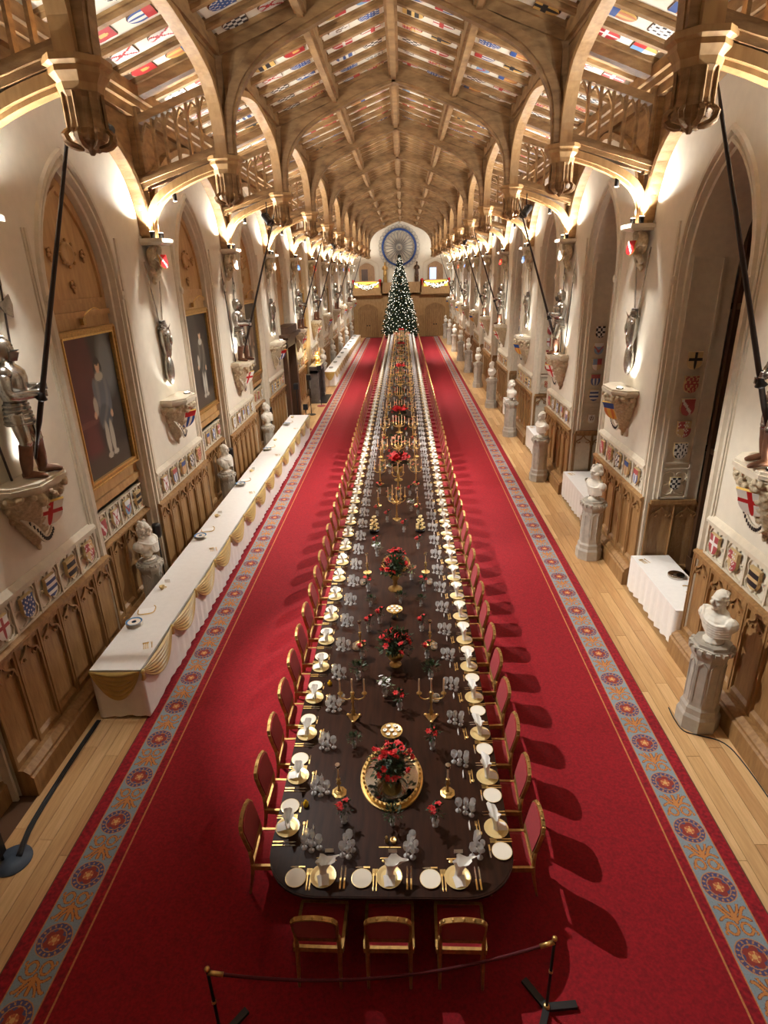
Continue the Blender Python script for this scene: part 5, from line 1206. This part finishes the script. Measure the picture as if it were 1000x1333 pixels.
# small cloth-covered tables in the window bays
def small_table():
    L = []; q = MB(); q.box(0, .76, -1.08, 1.08, .775, .795, 'cloth'); L.append(('table_top', q.mesh('cloth_top'), None)); q = MB(); skirt(q, [(0, 1.08), (0, -1.08), (.76, -1.08), (.76, 1.08)][::-1], .1, .794, 'cloth', .03); L.append(('cloth_skirt', q.mesh('cloth_skirt', True), None))
    for x in (.06, .7):
        for y in (-1, 1): q = MB(); q.box(x-.02, x+.02, y-.02, y+.02, 0, .78, 'oak_dark'); L.append(('leg', q.mesh('leg'), None))
    return L
ST = small_table()
q = MB(); q.lathe([(.14, 0), (.15, .02), (.15, .06), (.13, .07), (.08, .065), (.06, .08), (.01, .085)], 'mirror', 20); TUREEN = q.mesh('serving_dish', True)
for k in range(1, 9):
    yc = yk(k)+HB-.1
    build(ST, 'side_table', 'small table under a white cloth standing in a window bay', 'table', (4.77, yc, 0), 0, 'cloth-covered tables in the window bays')
    if k < 6:
        tag(put('serving_dish', TUREEN, loc=(5.28, yc+.15, .795)), 'round silver dish on a window-bay side table', 'dish', 'silver dishes in the window bays'); build(MENU, 'serving_tray', 'white gilt-edged tray on a window-bay side table', 'tray', (5.3, yc-.35, .795), 1.2, 'trays in the window bays', .8); build(CUT, 'cutlery_set', 'row of gilt cutlery on a window-bay side table', 'cutlery', (4.88, yc+.8, .795), .3, 'cutlery in the window bays')
# ------------------------------------------------------------------ rope barrier
def stanchion(x, y, a, h=.95):
    t = thing('rope_stanchion', 'slim black rope stanchion with crossed rubber feet and %s' % ('brass hook facing the window wall' if x > 0 else 'brass hook facing the picture wall'), 'stanchion', (x, y, .014), a)
    q = MB(); q.tube([(0, 0, .02), (0, 0, h)], .014, 'iron', 8); put('post', q.mesh('post', True), t)
    q = MB(); q.lathe([(.03, .02), (.03, .05), (.02, .06)], 'gold', 10); q.lathe([(.014, h), (.022, h+.01), (.022, h+.03), (.01, h+.04)], 'gold', 10); q.lathe([(.018, h*.55), (.02, h*.56), (.018, h*.58)], 'gold', 8); put('brass_fittings', q.mesh('brass_fittings', True), t)
    for k in range(3): b = 2*pi*k/3; q = MB(); q.obox(Matrix.Rotation(b, 4, 'Z') @ Matrix.Translation((.15, 0, .02)), .26, .06, .035, 'black'); put('foot', q.mesh('foot'), t)
stanchion(1.39, 3.42, 0.1); stanchion(-1.53, 3.14, .9)
pth = []
for i in range(25): u = i/24; pth.append((-1.53+2.92*u, 3.14+.28*u, .96-.30*4*u*(1-u)*.9-.02))
q = MB(); q.tube(pth, .014, 'rope', 8); r = put('rope', q.mesh('rope', True)); tag(r, 'dark red barrier rope sagging between two stanchions', 'rope')
q = MB()
for a, b in ((0, 1), (-2, -1)): q.tube([pth[a], pth[b]], .02, 'gold', 8)
put('end_cap', q.mesh('end_cap', True), r)
# ------------------------------------------------------------------ stands, cables, loudspeakers by the picture wall
t = thing('floor_stand', 'dark pole stand on a round blue-grey base by the wainscot', 'stand', (-4.5, 4.86, 0)); q = MB(); q.lathe([(.21, 0), (.21, .02), (.03, .03)], 'blue_base', 28); put('base', q.mesh('base', True), t); q = MB(); q.tube([(-.12, 0, .02), (-.12, 0, .5)], .018, 'black', 8); q.box(-.24, -.08, -.09, .05, .12, .42, 'black'); put('pole', q.mesh('pole'), t)
q = MB(); q.tube(smooth_path([(-4.42, 4.9, .04), (-4.58, 5.3, .015), (-4.60, 6.2, .015), (-4.62, 7.22, .015)], 4), .014, 'black', 6)
for d in (.03, .055, .08): q.tube(smooth_path([(-4.5+d, 4.9, .035), (-4.62+d, 5.4, .014), (-4.66+d, 6.4, .014), (-4.66+d, 7.22, .014)], 4), .012, 'black', 5)
tag(put('cable_run', q.mesh('cable_run', True)), 'bundle of black cables running along the foot of the wainscot', 'cable')
q = MB(); q.tube(smooth_path([(4.15, 7.5, .01), (4.13, 7.25, .01), (4.16, 7.0, .01), (4.35, 6.9, .01), (4.62, 6.75, .01), (4.70, 6.3, .01), (4.70, 5.2, .01), (4.69, 3.8, .01)], 4), .009, 'black', 5); tag(put('power_cable', q.mesh('power_cable', True)), 'thin black cable curling round the foot of a bust pedestal', 'cable')
def speaker_proto():
    L = []; q = MB(); q.lathe([(.16, 0), (.16, .015), (.02, .025)], 'black', 16); L.append(('base', q.mesh('base'), None)); q = MB(); q.tube([(0, 0, .02), (0, 0, 1.48)], .014, 'black', 8); L.append(('pole', q.mesh('pole', True), None)); q = MB(); q.lathe([(.075, 1.46), (.08, 1.48), (.08, 1.72), (.075, 1.74)], 'black', 14); L.append(('cabinet', q.mesh('cabinet', True), None)); q = MB(); q.lathe([(.081, 1.50), (.082, 1.60), (.081, 1.70)], 'iron', 14, cap=False); L.append(('grille', q.mesh('grille', True), 2)); return L
SPK = speaker_proto()
for k in (1, 2, 3, 6, 7, 8): build(SPK, 'loudspeaker', 'slim black loudspeaker on a pole beside a niche bust', 'loudspeaker', (-4.86, yk(k)+HB+.72, 0), 0, 'loudspeakers beside the busts')
# chimneypiece with gilt clock, and black stands beside it
yc = yk(5)+HB; t = thing('fireplace', 'grey marble chimneypiece with dark hearth against the picture wall', 'fireplace', (-4.72, yc, 0))
M['grey_marble'] = mat('grey_marble', rgb(120, 116, 112), 0.35, noise=0.4, scale=5)
for s in (-1, 1): q = MB(); q.box(.0, .42, s*.85, s*1.2, 0, 1.7, 'grey_marble'); q.box(.0, .46, s*.82, s*1.23, 0, .2, 'grey_marble'); q.tube([(.42, s*1.02, .22), (.42, s*1.02, 1.6)], .08, 'grey_marble', 10); put('jamb', q.mesh('jamb'), t)
q = MB(); q.box(0, .42, -1.2, 1.2, 1.55, 1.85, 'grey_marble'); put('lintel', q.mesh('lintel'), t); q = MB(); q.box(0, .55, -1.32, 1.32, 1.85, 1.92, 'grey_marble'); q.box(0, .5, -1.27, 1.27, 1.80, 1.85, 'grey_marble'); put('mantel_shelf', q.mesh('mantel_shelf'), t)
q = MB(); q.box(.0, .05, -.85, .85, 0, 1.55, 'black'); q.box(.05, .8, -1.2, 1.2, 0, .03, 'iron'); put('hearth', q.mesh('hearth'), t)
t = thing('mantel_clock', 'gilt mantel clock with figures on the grey chimneypiece', 'clock', (-4.42, yc, 1.92)); q = MB(); q.box(-.12, .12, -.3, .3, 0, .08, 'gold'); q.box(-.08, .08, -.16, .16, .08, .45, 'gold'); q.ell((0, 0, .52), (.09, .16, .12), 'gold', 10, 6)
for s in (-1, 1): q.ell((0, s*.24, .2), (.06, .06, .14), 'gold', 8, 6); q.ell((0, s*.24, .38), (.045, .045, .055), 'gold', 8, 6)
put('case', q.mesh('case', True), t); q = MB(); q.lathe([(.11, 0), (.11, .012)], 'china', 16, mtx=Matrix.Translation((.08, 0, .3)) @ Matrix.Rotation(pi/2, 4, 'Y')); put('dial', q.mesh('dial'), t)
for s in (-1, 1): build(CD6, 'candelabrum', 'gilt candelabrum beside the clock on the chimneypiece', 'candelabrum', (-4.42, yc+s*.8, 1.92), 0, 'candelabra on the chimneypiece')
lamp('mantel_glow', (-4.3, yc-.45, 2.5), 90, .06, (1.0, .72, .28))
def tripod(nm, lab, x, y, h, head, redbase=False):
    t = thing(nm, lab, 'stand', (x, y, 0)); q = MB(); q.tube([(0, 0, .05), (0, 0, h)], .02, 'black', 8); put('pole', q.mesh('pole'), t)
    q = MB(); q.lathe([(.22, 0), (.22, .02), (.05, .04)], 'red_fabric' if redbase else 'black', 16); put('base', q.mesh('base'), t); q = MB(); q.box(-.1, .1, -head/2, head/2, h-.02, h+.22, 'black'); q.box(.1, .11, -head/2+.02, head/2-.02, h, h+.2, 'iron'); put('head', q.mesh('head'), t)
tripod('speaker_stand', 'tall black speaker stand before the dark doorcase', -4.5, 25.9, 1.75, .3); tripod('speaker_stand', 'second black speaker stand beside the grey chimneypiece', -4.35, 28.6, 1.7, .3); tripod('microphone_stand', 'black stand on a red base next to the chimneypiece', -4.12, 30.6, 1.85, .16, True); tripod('microphone_stand', 'short black stand near the end of the long buffet', -4.12, 25.6, .9, .1, True)
# ------------------------------------------------------------------ stage spotlights clamped below the trusses
def stage_proto(sx):
    L = []; q = MB(); q.tube([(0, 0, .35), (0, 0, .05)], .015, 'iron', 6); q.bar([(0, -.22, .05), (0, .22, .05)], .03, .03, (1, 0, 0), 'iron'); L.append(('bracket', q.mesh('yoke'), None))
    for y in (-.18, .18):
        d = Vector((-sx*.75, -.35, -.9)).normalized(); m = Matrix.Translation((0, y, -.08)) @ d.to_track_quat('Z', 'Y').to_matrix().to_4x4(); q = MB(); q.lathe([(.05, -.16), (.075, -.12), (.08, .10), (.095, .12), (.095, .16)], 'black', 12, mtx=m); L.append(('housing', q.mesh('housing', True), None)); q = MB(); q.lathe([(.08, .150), (.07, .152)], 'bulb', 12, mtx=m); L.append(('lens', q.mesh('lens'), len(L)-1))
    return L
STG = {s: stage_proto(s) for s in (-1, 1)}
STAGE = [(sx, y) for sx in (-1, 1) for y in (18.3, 35.0)]
for sx, y in STAGE: build(STG[sx], 'stage_spotlight', 'pair of black stage spotlights clamped below the %s-wall pendants' % ('picture' if sx < 0 else 'window'), 'spotlight', (sx*3.56, y+(.25 if y > 30 else 0), 7.85), 0, 'stage spotlights')
build(STG[-1], 'stage_spotlight', 'pair of black stage spotlights behind a carved pendant', 'spotlight', (-3.95, 9.35, 8.4), 0, 'stage spotlights')
# ------------------------------------------------------------------ far end wall: screen, doors, gallery, rose window
yf = Y_FAR; wf = struct('wall_far'); q = MB(); q.box(-6.3, 6.3, yf, yf+.3, 0, 11.6, 'plaster'); put('plaster_face', q.mesh('plaster_face'), wf)
q = MB(); q.box(-5.0, 5.0, yf-.25, yf, 0, 5.0, 'oak_pale'); put('screen', q.mesh('screen'), wf)
for i in range(26):
    x = -4.9+9.8*i/25; q = MB(); q.box(x-.05, x+.05, yf-.30, yf-.25, 0, 4.2, 'oak_pale'); put('stile', q.mesh('stile'), wf)
for z, h in ((.0, .35), (4.15, .2), (2.0, .06)): q = MB(); q.box(-5.0, 5.0, yf-.34, yf-.25, z, z+h, 'oak_pale'); put('rail', q.mesh('rail'), wf)
for n, s in ((2, -1), (3, 1)):
    d = struct('door_%d' % n); c = s*3.5; arch = smooth_path([(c-1.1, yf-.36, 0), (c-1.1, yf-.36, 2.6), (c-.9, yf-.36, 3.05), (c, yf-.36, 3.4), (c+.9, yf-.36, 3.05), (c+1.1, yf-.36, 2.6), (c+1.1, yf-.36, 0)], 3)
    q = MB(); q.bar(arch, .16, .14, (0, 1, 0), 'oak_pale'); put('door_frame', q.mesh('door_frame'), d)
    for u in (-1, 1):
        q = MB(); q.box(c, c+u*1.04, yf-.36, yf-.30, 0, 2.75, 'oak_wall')
        for i in range(5): x = c+u*(.1+.2*i); q.box(x-.015, x+.015, yf-.39, yf-.36, .1, 2.7, 'oak_pale')
        lf = put('leaf', q.mesh('door_leaf'), d); q = MB(); q.lathe([(.07, 0), (.07, .03)], 'iron', 10, mtx=Matrix.Translation((c+u*.12, yf-.39, 1.2)) @ Matrix.Rotation(pi/2, 4, 'X')); put('handle', q.mesh('handle'), lf)
    q = MB(); q.poly([(c-1.04, yf-.34, 2.75), (c+1.04, yf-.34, 2.75), (c+.85, yf-.34, 3.05), (c, yf-.34, 3.36), (c-.85, yf-.34, 3.05)], 'oak_wall'); put('tympanum', q.mesh('tympanum'), d)
    # gallery balcony with lit garland
    g = thing('gallery_balcony', 'oak gallery balcony hung with %s garland over a door' % ('golden lit' if s < 0 else 'bright lit'), 'balcony', (c, yf-.3, 0)); q = MB(); q.box(-1.5, 1.5, -.75, 0, 4.2, 4.4, 'oak_pale'); put('floor_slab', q.mesh('floor_slab'), g)
    q = MB(); q.box(-1.5, 1.5, -.75, -.68, 4.4, 5.5, 'oak_pale'); q.box(-1.55, 1.55, -.80, -.62, 5.5, 5.6, 'oak_pale'); put('parapet', q.mesh('parapet'), g)
    for u in (-1, 1): q = MB(); q.box(u*1.5, u*1.43, -.75, 0, 4.4, 5.6, 'oak_pale'); put('side_panel', q.mesh('side_panel'), g)
    for i in range(7): x = -1.35+.45*i; q = MB(); q.box(x-.03, x+.03, -.80, -.75, 4.4, 5.5, 'oak_pale'); put('baluster', q.mesh('baluster'), g)
    ga = thing('lit_garland', 'glowing garland with red bows draped on %s gallery balcony' % ('the picture-wall' if s < 0 else 'the window-wall'), 'garland', (c, yf-1.22, 0)); rr = random.Random(n); q = MB(); b = MB()
    for i in range(420):
        u = rr.uniform(-1, 1); z = 5.5-.62*(1-u*u)*rr.uniform(.35, 1.0)-rr.uniform(0, .15); q.ell((u*1.25, rr.uniform(-.06, .02), z), (.06, .04, .05), 'leaf', 5, 3)
        if i % 3 == 0: b.ell((u*1.25, -.09, z), (.023, .023, .023), 'fairy', 4, 3)
    put('greenery', q.mesh('greenery'), ga); put('lights', b.mesh('garland_lights'), ga); q = MB(); q.box(-1.2, 1.2, .03, .05, 4.95, 5.5, 'garland_glow'); put('lit_cloth', q.mesh('lit_cloth'), ga)
    for u in (-1, 1): q = MB(); q.ell((u*1.38, -.03, 5.6), (.16, .08, .14), 'red_petal', 8, 6); q.ell((u*1.38, -.03, 5.3), (.06, .03, .25), 'red_petal', 6, 5); put('red_bow', q.mesh('red_bow', True), ga)
    # arched opening above each balcony
    w_ = struct('window_%d' % (20+n)); a2 = smooth_path([(c-.85, yf-.06, 5.0), (c-.85, yf-.06, 6.7), (c-.6, yf-.06, 7.1), (c, yf-.06, 7.35), (c+.6, yf-.06, 7.1), (c+.85, yf-.06, 6.7), (c+.85, yf-.06, 5.0)], 3)
    q = MB(); q.poly([(p.x, yf-.02, p.z) for p in a2], 'oak_wall'); put('recess', q.mesh('recess'), w_); q = MB(); q.bar(a2, .14, .12, (0, 1, 0), 'stone'); q.bar([Vector((c+(p.x-c)*1.45, p.y, 5.0+(p.z-5.0)*1.12)) for p in a2], .1, .1, (0, 1, 0), 'stone'); put('frame', q.mesh('arch_frame'), w_)
    q = MB(); q.box(c-.55, c+.1, yf-.05, yf-.03, 5.2, 6.7, 'screen' if s > 0 else 'oak_dark'); put('pane', q.mesh('pane'), w_)
    # statue on the gallery corner
    t = thing('gallery_statue', 'small %s statue standing on the gallery beside the arch' % ('gilt' if s < 0 else 'dark wooden'), 'statue', (s*1.62, yf-.55, 5.4)); mm = 'gilt_wood' if s < 0 else 'oak_dark'; q = MB(); q.lathe([(.2, 0), (.2, .5), (.16, .55)], mm, 8); put('plinth', q.mesh('plinth'), t); q = MB(); q.lathe([(.16, .55), (.2, .7), (.15, 1.1), (.2, 1.4), (.17, 1.55), (.07, 1.62), (.06, 1.68), (.10, 1.76), (.10, 1.86), (.03, 1.95)], mm, 10)
    for u in (-1, 1): q.tube([(u*.19, 0, 1.5), (u*.26, -.08, 1.25), (u*.1, -.2, 1.2)], [.06, .055, .04], mm, 6)
    put('figure', remesh(q, 'figure', .03, 2), t)
q = MB(); q.box(-2.2, 2.2, yf-.6, yf-.5, 4.2, 5.3, 'oak_pale'); q.box(-2.2, 2.2, yf-.66, yf-.44, 5.3, 5.4, 'oak_pale'); q.box(-2.2, 2.2, yf-.6, yf, 4.2, 4.35, 'oak_pale'); par = put('gallery_front', q.mesh('gallery_front'), wf)
for i in range(12): x = -2.1+.38*i; q = MB(); q.box(x-.04, x+.04, yf-.64, yf-.6, 4.35, 5.3, 'oak_pale'); put('baluster', q.mesh('baluster'), par)
M['rose_metal'] = mat('rose_metal', rgb(128, 124, 120), 0.5, 0.2)
ro = thing('rose_wheel', 'great round wheel ornament of grey petals with a blue ring above gallery', 'wheel ornament', (-.15, yf-.1, 8.67)); ring = lambda r, n=48: [(r*math.cos(2*pi*i/n), 0, r*math.sin(2*pi*i/n)) for i in range(n)]
q = MB(); q.bar(ring(1.66), .10, .16, (0, 1, 0), 'blue_glass', closed=True); put('blue_ring', q.mesh('blue_ring'), ro); q = MB()
for r_ in (1.56, 1.78, .35): q.bar(ring(r_), .12, .035, (0, 1, 0), 'rose_metal', closed=True)
put('hoop', q.mesh('hoop'), ro); q = MB()
for i in range(24):
    a = 2*pi*i/24; L_ = lambda r, w: (r*math.cos(a)-w*math.sin(a), 0, r*math.sin(a)+w*math.cos(a)); q.bar(smooth_path([L_(.35, 0), L_(.9, .11), L_(1.3, .14), L_(1.54, 0), L_(1.3, -.14), L_(.9, -.11), L_(.35, 0)], 2), .06, .035, (0, 1, 0), 'rose_metal')
put('petal_tracery', q.mesh('petal_tracery'), ro); q = MB()
for i in range(32): a = 2*pi*(i+.5)/32; q.bar([(1.92*math.cos(a)+.17*math.cos(2*pi*k/10), 0, 1.92*math.sin(a)+.17*math.sin(2*pi*k/10)) for k in range(10)], .05, .03, (0, 1, 0), 'rose_metal', closed=True)
put('outer_loops', q.mesh('outer_loops'), ro); q = MB(); q.lathe([(.16, 0), (.14, .05), (.05, .07)], 'rose_metal', 16, mtx=Matrix.Rotation(pi/2, 4, 'X')); put('boss', q.mesh('boss'), ro)
# ------------------------------------------------------------------ Christmas tree
tr = thing('christmas_tree', 'tall Christmas tree covered in white lights at the table end', 'christmas tree', (-.12, 62.4, .014)); rr = random.Random(11); HT = 7.85
q = MB(); q.tube([(0, 0, 0), (0, 0, HT*.95)], [.13, .02], 'bark', 8); put('trunk', q.mesh('trunk'), tr); q = MB(); q.lathe([(.4, 0.013), (.45, .4), (.42, .42)], 'red_fabric', 14); put('tub', q.mesh('tub'), tr)
q = MB(); b = MB(); gd = MB(); q.lathe([(1.25, .7), (1.0, 2.2), (.62, 4.4), (.25, 6.6), (.05, HT-.3)], 'needles', 16)
for i in range(620):
    t_ = i/619; z = .55+(HT-.75)*t_**.92; R = 1.84*(1-t_)**.95+.03; a = i*2.39996; dp = Vector((math.cos(a), math.sin(a), 0)); L_ = R*rr.uniform(.86, 1.08); base = Vector((0, 0, z+.15)); tip = base+dp*L_+Vector((0, 0, -.18*L_)); side_ = Vector((-dp.y, dp.x, 0))
    q.tube([base, tip], [.02, .006], 'bark', 3)
    for k in range(15):
        u = .3+.7*k/14; p = base.lerp(tip, u)
        for s in (-1, 1):
            d = (dp*.8+side_*s*rr.uniform(.4, 1.1)+Vector((0, 0, rr.uniform(-.4, .35)))).normalized(); l = .26*rr.uniform(.7, 1.2)*(1.15-.5*u)*(.45+.55*(1-t_))+.05; n_ = d.cross(Vector((0, 0, 1))).normalized()
            q.faces([p, p+d*l*.5+n_*.05, p+d*l, p+d*l*.5-n_*.05], [(0, 1, 2), (0, 2, 3)], 'needles'); up = Vector((0, 0, .05)); q.faces([p, p+d*l*.5+up, p+d*l, p+d*l*.5-up], [(0, 1, 2), (0, 2, 3)], 'needles')
    if i % 1 == 0 and t_ < .97:
        for k in range(1): p = base.lerp(tip, rr.uniform(.75, 1.02))+Vector((rr.uniform(-.1, .1), rr.uniform(-.1, .1), rr.uniform(-.02, .1))); b.ell(p, (.023, .023, .023), 'fairy', 4, 3)
    if i % 5 == 0: p = base.lerp(tip, .95)+Vector((0, 0, -.08)); gd.ell(p, (.05, .05, .05), 'gold', 7, 5)
for i in range(60):
    t_ = i/59; a = i*2.4; p = Vector((0, 0, HT-.9+.9*t_)); d = Vector((math.cos(a)*(1-t_)*.8, math.sin(a)*(1-t_)*.8, .6)).normalized(); n_ = Vector((-math.sin(a), math.cos(a), 0))*.04; l = .3*(1-t_)+.12; q.faces([p, p+d*l*.5+n_, p+d*l, p+d*l*.5-n_], [(0, 1, 2), (0, 2, 3)], 'needles')
for i in range(240):
    t_ = rr.random()**.8; z = .6+(HT-1.0)*t_; R = (1.84*(1-(z-.55)/(HT-.75))**.95+.16); a = rr.uniform(0, 6.28); b.ell((R*math.cos(a), R*math.sin(a), z), (.02, .02, .02), 'fairy', 4, 3)
o = put('branches', q.mesh('branches'), tr); o = put('fairy_lights', b.mesh('fairy_lights'), tr); o['kind'] = 'stuff'; o = put('baubles', gd.mesh('baubles', True), tr); o['kind'] = 'stuff'
# ------------------------------------------------------------------ small lamps on the corbels, stage spotlights
q = MB(); q.lathe([(.045, -.075), (.05, 0), (.055, .04), (.05, .045)], 'iron', 10); UPB = q.mesh('uplight_housing', True); q = MB(); q.lathe([(.045, .046), (.04, .05)], 'bulb', 10); UPL = q.mesh('uplight_lens')
q = MB(); q.lathe([(.04, -.09), (.045, -.085), (.045, .09), (.02, .12)], 'iron', 10); DNB = q.mesh('downlight_housing', True); q = MB(); q.lathe([(.03, -.096), (.038, -.091)], 'bulb', 10); DNL = q.mesh('downlight_lens')
for k in range(0, NK):
    for sx in (-1, 1):
        y = yk(k); W_ = 'picture' if sx < 0 else 'window'
        for s in (-1, 1):
            p = (sx*4.72, y+s*.23, 7.126)
            if k > 0: u = thing('uplight', 'small uplight lamp standing on a corbel of the %s wall' % W_, 'lamp', p, 0, 'uplights on the corbels'); put('housing', UPB, u); put('lens', UPL, u)
            spot('uplight_beam', (p[0], p[1], p[2]+.06), (sx*3.7, y+s*1.3, 11.0), 400 if k else 40, 134, .5, .05, LC)
        if k > 0: u = thing('downlight', 'small black downlight under a truss brace of the %s wall' % W_, 'lamp', (sx*4.26, y, 7.80), 0, 'downlights under the truss braces'); put('housing', DNB, u); put('lens', DNL, u)
        spot('corbel_downlight', (sx*4.26, y, 7.68), (sx*4.98, y, 4.4), 330 if k else 60, 66, .8, .04, LC)
        if k:
            u = thing('uplight', 'small added roof-fill lamp hidden behind the tracery of the %s side hammer beams' % W_, 'lamp', (sx*3.95, y+.24, 8.40), 0, 'added roof-fill lamps on the hammer beams'); put('housing', UPB, u); put('lens', UPL, u)  # lamp and its beam are added as roof fill, tucked out of camera view
            spot('added_roof_fill', (sx*3.95, y+.24, 8.46), (sx*1.2, y+1.6, 11.0), 170, 150, .6, .05, LC)
        if k: spot('bracket_beam', (sx*(XW-.30), y+(.26 if sx < 0 else -.26), 3.99), (sx*4.95, y, 4.75), 60, 95, .8, .03, LC)
for sx, y in STAGE:
    spot('stage_beam', (sx*3.40, y, 7.7), (-sx*(1.4 if sx < 0 else 2.6), y-2.5, 0), 2000 if sx < 0 else 2600, 86, .7, .06, LC)
    spot('stage_beam', (sx*3.40, y+.3, 7.7), (-sx*1.0, y+7, 0), 1600, 100, .7, .06, LC)
spot('stage_beam', (-3.82, 9.35, 8.2), (2.3, 8.2, 0), 2600, 64, .4, .06, LC)
for sx in (-1, 1): spot('stage_beam', (sx*3.4, 50.0, 7.8), (-sx*1.0, 52, 0), 2200, 110, .7, .06, LC)
for sx in (-1, 1): spot('end_beam', (sx*3.2, 58.0, 7.6), (sx*3.0, 66, 2.5), 700, 80, .7, .06, LC)
